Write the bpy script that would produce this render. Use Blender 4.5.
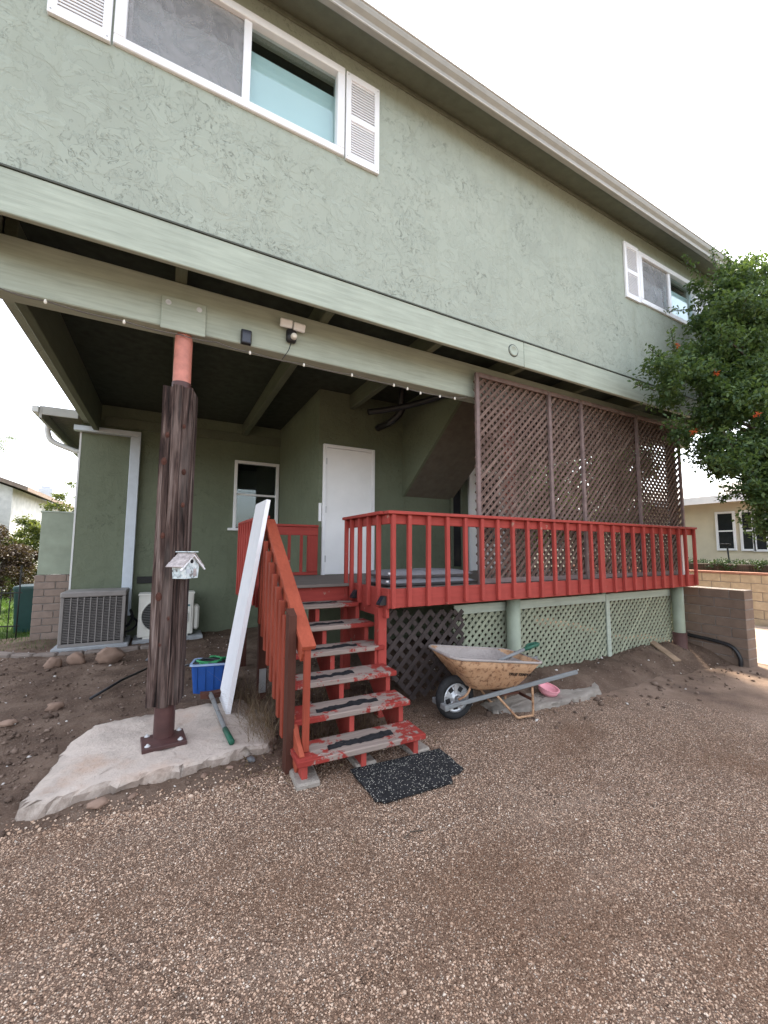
import bpy, bmesh, math, random
import numpy as np
from mathutils import Vector, Matrix, Euler

# ------------------------------------------------------------------ clean
for o in list(bpy.data.objects): bpy.data.objects.remove(o)
SC = bpy.context.scene
COL = SC.collection
random.seed(4); RNG = np.random.default_rng(4)
PI = math.pi

# ------------------------------------------------------------------ camera
YAW, PITCH, ROLL, FPX, CAMH = math.radians(28.0753), math.radians(5.2408), math.radians(0.2425), 404.8, 1.6
_f = Vector((math.sin(YAW)*math.cos(PITCH), math.cos(YAW)*math.cos(PITCH), math.sin(PITCH)))
_r = Vector((math.cos(YAW), -math.sin(YAW), 0)); _u = _r.cross(_f)
_r2 = math.cos(ROLL)*_r + math.sin(ROLL)*_u; _u2 = -math.sin(ROLL)*_r + math.cos(ROLL)*_u
cam = bpy.data.cameras.new('camera'); camo = bpy.data.objects.new('camera', cam); COL.objects.link(camo)
camo.matrix_world = Matrix(((_r2.x,_u2.x,-_f.x,0),(_r2.y,_u2.y,-_f.y,0),(_r2.z,_u2.z,-_f.z,CAMH),(0,0,0,1)))
cam.sensor_fit = 'VERTICAL'; cam.sensor_height = 36; cam.lens = FPX*36/1024
cam.clip_start = 0.05; cam.clip_end = 2000
SC.camera = camo

# ------------------------------------------------------------------ sky, sun, exposure
SUN_AZ, SUN_EL = math.radians(38), math.radians(54)      # azimuth from +Y towards +X
W = bpy.data.worlds.new('World'); SC.world = W; W.use_nodes = True
wn = W.node_tree.nodes; wl = W.node_tree.links
for n in list(wn): wn.remove(n)
sky = wn.new('ShaderNodeTexSky'); sky.sky_type = 'NISHITA'; sky.sun_disc = False
sky.sun_elevation = SUN_EL; sky.sun_rotation = SUN_AZ
sky.air_density = 1.0; sky.dust_density = 3.0; sky.ozone_density = 1.0
hs = wn.new('ShaderNodeHueSaturation'); hs.inputs['Saturation'].default_value = 0.40
bg = wn.new('ShaderNodeBackground'); bg.inputs['Strength'].default_value = 0.13
wo = wn.new('ShaderNodeOutputWorld')
wl.new(sky.outputs[0], hs.inputs['Color']); wl.new(hs.outputs[0], bg.inputs['Color']); wl.new(bg.outputs[0], wo.inputs['Surface'])
sl = bpy.data.lights.new('sun', 'SUN'); sl.energy = 2.0; sl.angle = math.radians(9); sl.color = (1.0, 0.9, 0.74)
so = bpy.data.objects.new('sun', sl); COL.objects.link(so)
sdir = Vector((math.sin(SUN_AZ)*math.cos(SUN_EL), math.cos(SUN_AZ)*math.cos(SUN_EL), math.sin(SUN_EL)))
so.rotation_euler = sdir.to_track_quat('Z', 'Y').to_euler(); so.location = (10, 20, 20)
vs = SC.view_settings
vs.view_transform = 'Standard'; vs.look = 'None'; vs.exposure = 2.6; vs.gamma = 1.0; vs.use_curve_mapping = False

# ------------------------------------------------------------------ materials
class MT:
    def __init__(s, name, rough=0.7, spec=0.3, metal=0.0):
        s.m = bpy.data.materials.new(name); s.m.use_nodes = True
        s.n = s.m.node_tree.nodes; s.l = s.m.node_tree.links
        s.b = s.n['Principled BSDF']
        s.b.inputs['Roughness'].default_value = rough
        s.b.inputs['Specular IOR Level'].default_value = spec
        s.b.inputs['Metallic'].default_value = metal
        s.tc = s.n.new('ShaderNodeTexCoord')
        s.geo = s.n.new('ShaderNodeNewGeometry')
        s.oi = s.n.new('ShaderNodeObjectInfo')
    def pos(s, scale=(1,1,1)):          # world position scaled: textures sit still on the place
        mp = s.n.new('ShaderNodeMapping'); mp.inputs['Scale'].default_value = scale
        s.l.new(s.geo.outputs['Position'], mp.inputs['Vector']); return mp.outputs[0]
    def obj(s, scale=(1,1,1), rnd=True):
        mp = s.n.new('ShaderNodeMapping'); mp.inputs['Scale'].default_value = scale
        s.l.new(s.tc.outputs['Object'], mp.inputs['Vector'])
        if rnd:
            ad = s.n.new('ShaderNodeVectorMath'); ad.operation = 'ADD'
            mu = s.n.new('ShaderNodeMath'); mu.operation = 'MULTIPLY'; mu.inputs[1].default_value = 57.0
            s.l.new(s.oi.outputs['Random'], mu.inputs[0]); s.l.new(mp.outputs[0], ad.inputs[0]); s.l.new(mu.outputs[0], ad.inputs[1])
            return ad.outputs[0]
        return mp.outputs[0]
    def noise(s, vec, scale, detail=4, rough=0.55, dist=0.0):
        t = s.n.new('ShaderNodeTexNoise'); t.inputs['Scale'].default_value = scale; t.inputs['Detail'].default_value = detail
        t.inputs['Roughness'].default_value = rough; t.inputs['Distortion'].default_value = dist
        s.l.new(vec, t.inputs['Vector']); return t.outputs['Fac']
    def vor(s, vec, scale, feature='F1', out='Distance', rnd=1.0):
        t = s.n.new('ShaderNodeTexVoronoi'); t.feature = feature; t.inputs['Scale'].default_value = scale
        t.inputs['Randomness'].default_value = rnd
        s.l.new(vec, t.inputs['Vector']); return t.outputs[out]
    def ramp(s, fac, stops, interp='LINEAR'):
        r = s.n.new('ShaderNodeValToRGB'); cr = r.color_ramp; cr.interpolation = interp
        while len(cr.elements) < len(stops): cr.elements.new(0.5)
        for e, (p, c) in zip(cr.elements, stops):
            e.position = p; e.color = (c, c, c, 1) if not hasattr(c, '__len__') else (*c, 1)
        s.l.new(fac, r.inputs['Fac']); return r.outputs['Color']
    def mix(s, fac, a, b, mode='MIX'):
        m = s.n.new('ShaderNodeMix'); m.data_type = 'RGBA'; m.blend_type = mode
        for sock, v in ((m.inputs['Factor'], fac), (m.inputs['A'], a), (m.inputs['B'], b)):
            pass
        def setv(i, v):
            if hasattr(v, 'is_linked') or isinstance(v, bpy.types.NodeSocket): s.l.new(v, m.inputs[i])
            elif hasattr(v, '__len__'): m.inputs[i].default_value = (*v, 1)
            else: m.inputs[i].default_value = v
        setv(0, fac); setv(6, a); setv(7, b)
        return m.outputs[2]
    def math(s, op, a, b=0.5, clamp=False):
        m = s.n.new('ShaderNodeMath'); m.operation = op; m.use_clamp = clamp
        for i, v in enumerate((a, b)):
            if isinstance(v, bpy.types.NodeSocket): s.l.new(v, m.inputs[i])
            else: m.inputs[i].default_value = v
        return m.outputs[0]
    def col(s, c):
        if isinstance(c, bpy.types.NodeSocket): s.l.new(c, s.b.inputs['Base Color'])
        else: s.b.inputs['Base Color'].default_value = (*c, 1)
        return s
    def rough(s, c): s.l.new(c, s.b.inputs['Roughness']); return s
    def bump(s, h, strength=0.4, dist=0.01):
        b = s.n.new('ShaderNodeBump'); b.inputs['Strength'].default_value = strength; b.inputs['Distance'].default_value = dist
        s.l.new(h, b.inputs['Height'])
        prev = s.b.inputs['Normal']
        if prev.is_linked: s.l.new(prev.links[0].from_socket, b.inputs['Normal'])
        s.l.new(b.outputs[0], prev); return s

def sc(c, k): return tuple(x*k for x in c)
def plain(name, c, rough=0.6, spec=0.3, metal=0.0, var=0.12, scale=9, bump=0.12, bscale=60, rndvar=0.0):
    t = MT(name, rough, spec, metal)
    f = t.noise(t.obj(), scale, 5)
    k = t.ramp(f, [(0.3, sc(c, 1-var)), (0.7, sc(c, 1+var))])
    if rndvar:
        k = t.mix(t.math('MULTIPLY', t.oi.outputs['Random'], rndvar), k, sc(c, 0.45))
    t.col(k)
    if bump: t.bump(t.noise(t.obj(), bscale, 3), bump, 0.004)
    return t.m

def stucco(name, c, k=1.0, strength=0.6):
    """skip-trowelled stucco: flat plates with stepped edges and broken knife marks"""
    t = MT(name, 0.85, 0.08)
    p = t.pos()
    n1 = t.noise(p, 5.5, 5, 0.55, 0.9); n2 = t.noise(t.pos((1.3, 1.3, 0.8)), 9.0, 5, 0.6, 1.3); n3 = t.noise(t.pos((0.8, 0.8, 1.2)), 3.1, 4, 0.5, 0.5)
    s1 = t.ramp(n1, [(0.50, 0.0), (0.525, 1.0)]); s2 = t.ramp(n2, [(0.54, 0.0), (0.56, 1.0)]); s3 = t.ramp(n3, [(0.46, 0.0), (0.50, 1.0)])
    e1 = t.ramp(n1, [(0.488, 0.0), (0.500, 1.0), (0.512, 0.0)]); e2 = t.ramp(n2, [(0.530, 0.0), (0.542, 1.0), (0.554, 0.0)])
    br = t.ramp(t.noise(p, 2.2, 4, 0.6), [(0.47, 0.0), (0.60, 1.0)])
    br2 = t.ramp(t.noise(p, 26, 3, 0.6), [(0.45, 0.0), (0.55, 1.0)])
    pit = t.math('MULTIPLY', t.math('MAXIMUM', e1, e2), t.math('MULTIPLY', br, br2))
    h = t.math('ADD', t.math('MULTIPLY', s1, 0.45), t.math('MULTIPLY', s2, 0.35))
    h = t.math('ADD', h, t.math('MULTIPLY', s3, 0.5))
    h = t.math('SUBTRACT', h, t.math('MULTIPLY', pit, 0.9))
    h = t.math('ADD', h, t.math('MULTIPLY', t.noise(p, 60, 3), 0.12))
    base = t.ramp(t.noise(p, 0.9, 5), [(0.25, sc(c, 0.90)), (0.5, c), (0.75, (c[0]*1.08, c[1]*1.06, c[2]*1.05))])
    base = t.mix(t.math('MULTIPLY', s1, 0.16), base, sc(c, 1.22))
    base = t.mix(t.math('MULTIPLY', s2, 0.10), base, sc(c, 0.75))
    base = t.mix(t.math('MULTIPLY', pit, 0.55), base, sc(c, 0.38))
    drip = t.ramp(t.noise(t.pos((5, 5, 0.35)), 1.4, 4), [(0.55, 0.0), (0.8, 1.0)])
    base = t.mix(t.math('MULTIPLY', drip, 0.32), base, (c[0]*0.72, c[1]*0.70, c[2]*0.62))
    t.col(base); t.bump(h, strength*k, 0.009)
    return t.m

def painted_wood(name, c, under=None, wear=0.0, axis='x', rough=0.55, rnd=0.25, grain=0.25):
    t = MT(name, rough+0.1, 0.14)
    s_ = {'x': (1.5, 22, 22), 'y': (22, 1.5, 22), 'z': (22, 22, 1.5)}[axis]
    g = t.noise(t.obj(s_), 1.6, 5, 0.6, 0.4)
    d = t.noise(t.obj(), 3.0, 4)
    k = t.ramp(g, [(0.3, sc(c, 0.84)), (0.7, sc(c, 1.10))])
    k = t.mix(t.math('MULTIPLY', t.ramp(d, [(0.45, 0.0), (0.75, 1.0)]), 0.35), k, sc(c, 0.62))
    k = t.mix(t.math('MULTIPLY', t.oi.outputs['Random'], rnd), k, (c[0]*0.70, c[1]*0.85, c[2]*0.85))
    if under is not None:
        w1 = t.noise(t.obj((4, 4, 4)), 1.8, 8, 0.72)
        if name.startswith('worn_tread'):      # feet wear the middle of each tread first
            sx = t.n.new('ShaderNodeSeparateXYZ'); t.l.new(t.tc.outputs['Object'], sx.inputs[0])
            ax = t.math('ABSOLUTE', sx.outputs[0]); w1 = t.math('ADD', w1, t.math('SUBTRACT', 0.16, t.math('MULTIPLY', ax, 0.50)))
            ay = t.math('ABSOLUTE', sx.outputs[1]); w1 = t.math('ADD', w1, t.math('SUBTRACT', 0.05, t.math('MULTIPLY', ay, 0.55)))
        wk = t.ramp(w1, [(0.60 - wear, 0.0), (0.645 - wear, 1.0)])
        k = t.mix(wk, k, t.ramp(g, [(0.3, sc(under, 0.75)), (0.7, sc(under, 1.15))]))
        t.bump(wk, 0.25, -0.003)
    t.col(k); t.bump(g, grain, 0.004)
    return t.m

def weathered(name, stops, axis='z', rough=0.85, bump=0.7, knots=True):
    t = MT(name, rough, 0.2)
    s_ = {'x': (0.7, 14, 14), 'y': (14, 0.7, 14), 'z': (14, 14, 0.7)}[axis]
    v = t.obj(s_)
    g = t.noise(v, 1.6, 7, 0.62, 1.1)
    k = t.ramp(g, stops)
    fine = t.noise(t.obj(tuple(x*3.2 for x in s_)), 2.0, 4, 0.6)
    k = t.mix(0.55, k, t.ramp(fine, [(0.35, 0.25), (0.62, 1.0)]), 'MULTIPLY')
    big = t.noise(t.obj((5, 5, 0.8)), 1.2, 4)
    k = t.mix(t.math('MULTIPLY', t.ramp(big, [(0.52, 0.0), (0.72, 1.0)]), 0.45), k, stops[-1][1])
    t.col(k)
    t.bump(t.math('ADD', g, t.math('MULTIPLY', fine, 0.5)), bump, 0.012)
    return t.m

SAGE = (0.348, 0.382, 0.326)
M = {}
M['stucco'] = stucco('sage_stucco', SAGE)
M['stucco_shaded'] = stucco('sage_stucco_shaded', (0.150, 0.170, 0.118), 0.8)  # darker copy of the sage stucco, porch shade put into its colour
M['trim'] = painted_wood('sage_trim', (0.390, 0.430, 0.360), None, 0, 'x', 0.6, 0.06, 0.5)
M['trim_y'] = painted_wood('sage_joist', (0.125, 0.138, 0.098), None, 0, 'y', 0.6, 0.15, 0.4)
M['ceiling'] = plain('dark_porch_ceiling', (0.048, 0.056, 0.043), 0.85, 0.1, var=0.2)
M['stair_soffit'] = plain('brown_stair_soffit', (0.15, 0.135, 0.11), 0.85, 0.1)
M['white'] = plain('white_vinyl', (0.82, 0.82, 0.84), 0.35, 0.45, var=0.03, bump=0.04)
M['white_door'] = plain('white_door_paint', (0.86, 0.86, 0.86), 0.45, 0.4, var=0.04, scale=3, bump=0.05)
M['white_board'] = plain('white_board', (0.80, 0.80, 0.83), 0.45, 0.4, var=0.05, scale=5, bump=0.1)
M['gutter'] = plain('taupe_gutter_paint', (0.33, 0.32, 0.29), 0.4, 0.4, var=0.08, bump=0.05)
M['gutter_lip'] = plain('pale_gutter_lip', (0.62, 0.62, 0.6), 0.4, 0.4, var=0.05, bump=0.05)
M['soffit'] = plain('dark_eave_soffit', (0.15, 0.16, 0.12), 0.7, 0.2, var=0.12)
M['roof'] = plain('grey_shingle', (0.16, 0.15, 0.14), 0.9, 0.1, var=0.3, scale=30, bump=0.6)
M['downspout'] = plain('pale_grey_metal', (0.50, 0.55, 0.60), 0.4, 0.5, var=0.06, bump=0.04)
M['red'] = painted_wood('red_deck_paint_x', (0.365, 0.060, 0.048), (0.36, 0.20, 0.15), -0.04, 'x')
M['red_z'] = painted_wood('red_deck_paint_z', (0.365, 0.060, 0.048), (0.36, 0.20, 0.15), -0.045, 'z')
M['red_y'] = painted_wood('red_deck_paint_y', (0.335, 0.056, 0.045), (0.36, 0.20, 0.15), -0.04, 'y')
M['red_new'] = painted_wood('fresh_red_stain', (0.345, 0.076, 0.042), (0.13, 0.035, 0.022), -0.06, 'y', 0.5, 0.15, 0.6)
M['red_new_z'] = painted_wood('fresh_red_stain_z', (0.29, 0.058, 0.034), (0.12, 0.035, 0.022), -0.06, 'z', 0.5, 0.4, 0.6)
M['tread'] = painted_wood('worn_tread_paint', (0.27, 0.038, 0.030), (0.27, 0.215, 0.185), 0.13, 'x', 0.7, 0.2, 0.6)
M['brown_post'] = painted_wood('dark_brown_newel', (0.085, 0.034, 0.024), None, 0, 'z', 0.6, 0.1, 0.6)
M['deckboard'] = painted_wood('grey_deck_boards', (0.20, 0.17, 0.15), None, 0, 'x', 0.8, 0.3, 0.6)
M['lattice'] = weathered('brown_lattice_wood', [(0.3, (0.095, 0.055, 0.043)), (0.52, (0.180, 0.118, 0.096)), (0.72, (0.31, 0.225, 0.19))], 'x', 0.8, 0.3)
M['lattice_frame'] = plain('brown_lattice_frame', (0.22, 0.160, 0.150), 0.7, 0.25, var=0.25, rndvar=0.2)
M['dark_lattice'] = plain('dark_brown_lattice', (0.060, 0.047, 0.044), 0.8, 0.2, var=0.3, rndvar=0.4)
M['green_lattice'] = plain('sage_skirt_lattice', (0.29, 0.31, 0.225), 0.7, 0.25, var=0.15, rndvar=0.35)
M['sage_paint'] = plain('sage_column_paint', (0.26, 0.295, 0.225), 0.5, 0.35, var=0.12, scale=5)
M['brown_base'] = plain('brown_column_base', (0.085, 0.042, 0.036), 0.6, 0.3, var=0.2)
M['oldwood'] = weathered('old_post_wood', [(0.38, (0.013, 0.008, 0.007)), (0.49, (0.050, 0.030, 0.025)), (0.58, (0.115, 0.076, 0.064)), (0.71, (0.28, 0.22, 0.195))], 'z', 0.85, 1.0)
M['salmon'] = plain('salmon_pipe_paint', (0.50, 0.19, 0.145), 0.5, 0.4, var=0.18, scale=14)
M['maroon'] = plain('maroon_steel_primer', (0.075, 0.033, 0.030), 0.5, 0.4, var=0.25)
M['bolt'] = plain('zinc_bolt', (0.62, 0.62, 0.62), 0.4, 0.5, 0.2, var=0.1)
M['black'] = plain('black_plastic', (0.018, 0.018, 0.02), 0.4, 0.4, var=0.2)
M['rubber'] = plain('black_rubber', (0.022, 0.022, 0.023), 0.8, 0.25, var=0.3, scale=20, bump=0.3)
M['solar'] = plain('dark_solar_glass', (0.02, 0.022, 0.035), 0.15, 0.6, var=0.1, bump=0)
M['bulb'] = plain('white_glass_bulb', (0.8, 0.78, 0.7), 0.2, 0.5, var=0.03, bump=0)
M['cushion'] = plain('grey_cushion_fabric', (0.20, 0.198, 0.21), 0.95, 0.1, var=0.15, bump=0.4, bscale=160)
M['steel'] = plain('galvanised_steel', (0.42, 0.42, 0.43), 0.4, 0.5, 0.7, var=0.2)
M['grey_wood'] = painted_wood('grey_worn_handle', (0.22, 0.22, 0.22), (0.13, 0.11, 0.10), 0.02, 'x', 0.8)
M['green_grip'] = plain('dark_green_grip', (0.012, 0.085, 0.05), 0.5, 0.35, var=0.2)
M['rust'] = plain('rusty_iron', (0.085, 0.035, 0.025), 0.8, 0.2, var=0.4)
M['blue_tub'] = plain('blue_plastic', (0.014, 0.075, 0.30), 0.5, 0.4, var=0.12, bump=0.05)
M['tub_rim'] = plain('pale_blue_rim', (0.32, 0.42, 0.62), 0.5, 0.4, var=0.1)
M['green_hose'] = plain('bright_green_hose', (0.03, 0.26, 0.09), 0.45, 0.5, var=0.15)
M['pink'] = plain('pink_plastic', (0.70, 0.30, 0.34), 0.5, 0.4, var=0.08)
M['aluminium'] = plain('dull_aluminium', (0.52, 0.53, 0.54), 0.35, 0.5, 0.5, var=0.1)
M['ac_case'] = plain('taupe_ac_case', (0.225, 0.205, 0.19), 0.5, 0.35, var=0.08)
M['ac_slat'] = plain('brown_grey_ac_slats', (0.135, 0.12, 0.11), 0.5, 0.35, var=0.1)
M['ac_dark'] = plain('dark_ac_coil', (0.028, 0.027, 0.026), 0.7, 0.2)
M['cream'] = plain('cream_unit_case', (0.66, 0.64, 0.58), 0.45, 0.4, var=0.05)
M['grille'] = plain('grey_fan_grille', (0.16, 0.16, 0.155), 0.5, 0.3)
M['label_teal'] = plain('teal_label', (0.08, 0.16, 0.18), 0.4, 0.3, bump=0)
M['groove_line'] = plain('dark_groove_line', (0.07, 0.075, 0.06), 0.6, 0.3)
M['iron'] = plain('dark_iron_fence', (0.02, 0.02, 0.018), 0.6, 0.3)
M['bin'] = plain('dark_green_bin_plastic', (0.008, 0.045, 0.038), 0.45, 0.4)
M['brass'] = plain('brass_knob', (0.45, 0.33, 0.14), 0.3, 0.5, 0.9)
M['copper_wire'] = plain('grey_wire', (0.12, 0.11, 0.10), 0.6, 0.3)

def glass(name, tint=(0.90, 0.95, 0.95)):
    t = MT(name, 0.03, 0.5); t.col(tint)
    t.b.inputs['Transmission Weight'].default_value = 0.0
    # thin pane: mostly clear, mirror-like where grazing
    tr = t.n.new('ShaderNodeBsdfTransparent'); tr.inputs['Color'].default_value = (*tint, 1)
    gl = t.n.new('ShaderNodeBsdfGlossy'); gl.inputs['Roughness'].default_value = 0.02; gl.inputs['Color'].default_value = (0.9, 0.95, 0.95, 1)
    lw = t.n.new('ShaderNodeLayerWeight'); lw.inputs['Blend'].default_value = 0.5
    mx = t.n.new('ShaderNodeMixShader')
    k = t.math('ADD', t.math('MULTIPLY', t.math('POWER', lw.outputs['Facing'], 4.0), 0.8), 0.05, True)
    t.l.new(k, mx.inputs[0]); t.l.new(tr.outputs[0], mx.inputs[1]); t.l.new(gl.outputs[0], mx.inputs[2])
    t.l.new(mx.outputs[0], t.n['Material Output'].inputs['Surface'])
    return t.m
M['glass'] = glass('window_glass')
M['blind'] = plain('pale_teal_shade', (0.52, 0.64, 0.65), 0.8, 0.1, var=0.04, scale=2)
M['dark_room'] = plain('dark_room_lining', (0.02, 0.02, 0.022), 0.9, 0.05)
M['lace'] = plain('grey_net_curtain', (0.60, 0.60, 0.60), 0.9, 0.1, var=0.25, scale=3.5)
def screen_mat():
    t = MT('insect_screen', 0.7, 0.2); t.col((0.36, 0.36, 0.37))
    n = t.noise(t.pos(), 3.0, 3, 0.5, 2.5)
    t.l.new(t.ramp(n, [(0.35, 0.35), (0.65, 0.6)]), t.b.inputs['Alpha'])
    return t.m
M['screen'] = screen_mat()

def ground_patches(t, k):
    """old oil and rust-brown soak stains, worn wheel tracks and dusty lighter areas"""
    dark = t.ramp(t.noise(t.pos((0.75, 1.05, 1)), 0.95, 5, 0.6, 0.3), [(0.36, 1.0), (0.52, 0.0)])
    k = t.mix(t.math('MULTIPLY', dark, 0.50), k, (0.16, 0.088, 0.052))
    fine = t.ramp(t.noise(t.pos((1, 1, 1)), 4.2, 5, 0.6), [(0.34, 1.0), (0.55, 0.0)])
    k = t.mix(t.math('MULTIPLY', fine, 0.20), k, (0.12, 0.080, 0.060))
    pale = t.ramp(t.noise(t.pos((0.5, 1.3, 1)), 1.3, 4, 0.55), [(0.54, 0.0), (0.74, 1.0)])
    k = t.mix(t.math('MULTIPLY', pale, 0.22), k, (0.48, 0.37, 0.29))
    return k
def aggregate(name):
    t = MT(name, 0.9, 0.08); p = t.pos()
    wv = t.n.new('ShaderNodeVectorMath'); wv.operation = 'ADD'
    t.l.new(p, wv.inputs[0])
    cellv = t.n.new('ShaderNodeTexVoronoi'); cellv.inputs['Scale'].default_value = 125
    t.l.new(p, cellv.inputs['Vector'])
    sep = t.n.new('ShaderNodeSeparateColor'); t.l.new(cellv.outputs['Color'], sep.inputs[0])
    peb = t.ramp(sep.outputs[0], [(0.0, (0.085, 0.058, 0.044)), (0.16, (0.22, 0.140, 0.096)), (0.42, (0.41, 0.270, 0.188)), (0.72, (0.56, 0.392, 0.282)), (0.93, (0.63, 0.48, 0.365)), (1.0, (0.74, 0.65, 0.55))])
    gap = t.ramp(cellv.outputs['Distance'], [(0.38, 0.0), (0.60, 1.0)])
    peb = t.mix(gap, peb, (0.135, 0.088, 0.063))
    peb = ground_patches(t, peb)
    # smoother silted tarmac towards the wall
    sx = t.n.new('ShaderNodeSeparateXYZ'); t.l.new(t.geo.outputs['Position'], sx.inputs[0])
    e = t.math('ADD', t.math('ADD', sx.outputs[0], t.math('MULTIPLY', sx.outputs[1], 1.7)), t.math('MULTIPLY', t.noise(p, 1.3, 4), 1.6))
    silt = t.ramp(t.math('MULTIPLY', t.math('SUBTRACT', e, 8.6), 0.45, True), [(0.0, 0.0), (1.0, 1.0)])
    siltc = t.ramp(t.noise(p, 2.2, 6, 0.6), [(0.3, (0.115, 0.082, 0.065)), (0.5, (0.225, 0.158, 0.118)), (0.75, (0.34, 0.248, 0.19))])
    col = t.mix(t.math('MULTIPLY', silt, 0.88), peb, siltc)
    cr = t.n.new('ShaderNodeTexVoronoi'); cr.feature = 'DISTANCE_TO_EDGE'; cr.inputs['Scale'].default_value = 0.42
    nz = t.n.new('ShaderNodeTexNoise'); nz.inputs['Scale'].default_value = 3.0; nz.inputs['Detail'].default_value = 5
    t.l.new(p, nz.inputs['Vector'])
    sv = t.n.new('ShaderNodeVectorMath'); sv.operation = 'SCALE'; sv.inputs['Scale'].default_value = 0.22
    t.l.new(nz.outputs['Color'], sv.inputs[0]); t.l.new(sv.outputs[0], wv.inputs[1]); t.l.new(wv.outputs[0], cr.inputs['Vector'])
    crack = t.ramp(cr.outputs['Distance'], [(0.0, 1.0), (0.006, 0.0)])
    crack = t.math('MULTIPLY', crack, t.ramp(t.noise(p, 0.8, 2), [(0.52, 0.0), (0.62, 0.7)]))
    col = t.mix(t.math('MULTIPLY', crack, 0.7), col, (0.03, 0.024, 0.02))
    t.col(col)
    h = t.math('SUBTRACT', t.ramp(cellv.outputs['Distance'], [(0.0, 1.0), (0.6, 0.0)]), t.math('MULTIPLY', silt, 0.0))
    h = t.math('MULTIPLY', h, t.math('SUBTRACT', 1.0, t.math('MULTIPLY', silt, 0.75)))
    h = t.math('SUBTRACT', h, t.math('MULTIPLY', crack, 1.2))
    t.bump(t.noise(p, 0.9, 3), 0.25, 0.05); t.bump(h, 1.0, 0.012)
    return t.m
M['aggregate'] = aggregate('exposed_aggregate_drive')

def dirt_mat(name, c1, c2, c3):
    t = MT(name, 0.95, 0.1); p = t.pos()
    a = t.noise(p, 2.1, 7, 0.62)
    k = t.ramp(a, [(0.3, c1), (0.5, c2), (0.72, c3)])
    g = t.n.new('ShaderNodeTexVoronoi'); g.inputs['Scale'].default_value = 120; t.l.new(p, g.inputs['Vector'])
    sep = t.n.new('ShaderNodeSeparateColor'); t.l.new(g.outputs['Color'], sep.inputs[0])
    k = t.mix(t.math('MULTIPLY', t.ramp(sep.outputs[0], [(0.93, 0.0), (0.95, 1.0)]), 0.35), k, (0.26, 0.21, 0.17))
    t.col(k)
    t.bump(t.noise(p, 9, 8, 0.7), 0.9, 0.035); t.bump(t.noise(p, 60, 4, 0.6), 0.6, 0.006)
    return t.m
M['dirt'] = dirt_mat('bare_soil', (0.075, 0.049, 0.036), (0.128, 0.087, 0.064), (0.20, 0.143, 0.108))
M['lawn'] = dirt_mat('lawn_soil', (0.030, 0.050, 0.012), (0.050, 0.085, 0.020), (0.085, 0.11, 0.035))
M['field'] = dirt_mat('outer_ground', (0.07, 0.06, 0.045), (0.11, 0.10, 0.07), (0.15, 0.13, 0.09))

def concrete_mat(name, c, rust=False):
    t = MT(name, 0.9, 0.15); p = t.pos()
    a = t.noise(p, 3.2, 7, 0.65)
    k = t.ramp(a, [(0.28, sc(c, 0.68)), (0.5, c), (0.75, sc(c, 1.15))])
    b = t.noise(p, 42, 5, 0.7)
    k = t.mix(t.ramp(b, [(0.62, 0.0), (0.72, 0.55)]), k, sc(c, 0.40))
    if rust:
        st = t.ramp(t.noise(p, 1.9, 5, 0.6), [(0.56, 0.0), (0.72, 0.5)])
        k = t.mix(st, k, (c[0]*0.85, c[1]*0.55, c[2]*0.36))
    if rust:      # soil crusted on the broken sides and creeping over the edges
        sn = t.n.new('ShaderNodeSeparateXYZ'); t.l.new(t.geo.outputs['True Normal'], sn.inputs[0])
        sd = t.math('ADD', t.math('SUBTRACT', 0.88, sn.outputs[2]), t.math('MULTIPLY', t.math('SUBTRACT', t.noise(p, 18, 6, 0.7), 0.5), 1.5))
        k = t.mix(t.ramp(sd, [(0.10, 0.0), (0.75, 0.7)]), k, (0.20, 0.150, 0.118))
    t.col(k); t.bump(t.noise(p, 14, 7, 0.75), 0.9, 0.03); t.bump(b, 0.7, 0.006)
    return t.m
M['slab'] = concrete_mat('rough_pale_concrete', (0.56, 0.475, 0.41), True)
M['footing'] = concrete_mat('grey_footing', (0.33, 0.29, 0.25))
M['pad'] = concrete_mat('equipment_pad', (0.36, 0.37, 0.38))
M['mortar'] = concrete_mat('mortar', (0.24, 0.21, 0.19))
M['edging'] = concrete_mat('concrete_edging', (0.22, 0.18, 0.155))
M['street'] = concrete_mat('pink_concrete_path', (0.46, 0.36, 0.29))
def block_mat(name, c, var=0.35):
    t = MT(name, 0.9, 0.15)
    k = t.ramp(t.noise(t.obj(), 8, 6, 0.6), [(0.3, sc(c, 0.82)), (0.7, sc(c, 1.14))])
    k = t.mix(t.math('MULTIPLY', t.oi.outputs['Random'], var), k, (c[0]*0.68, c[1]*0.64, c[2]*0.62))
    t.col(k); t.bump(t.noise(t.obj(), 38, 6, 0.7), 0.55, 0.008)
    return t.m
M['block_dark'] = block_mat('slump_block', (0.19, 0.140, 0.110))
M['block_pillar'] = block_mat('pillar_block', (0.27, 0.205, 0.17))
M['block_tan'] = block_mat('tan_block', (0.46, 0.36, 0.25), 0.2)
M['cap_red'] = block_mat('reddish_cap', (0.34, 0.17, 0.12), 0.2)
M['rock'] = block_mat('brown_rock', (0.27, 0.185, 0.14), 0.6)
M['rock_grey'] = block_mat('grey_rock', (0.13, 0.13, 0.135), 0.3)
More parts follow.
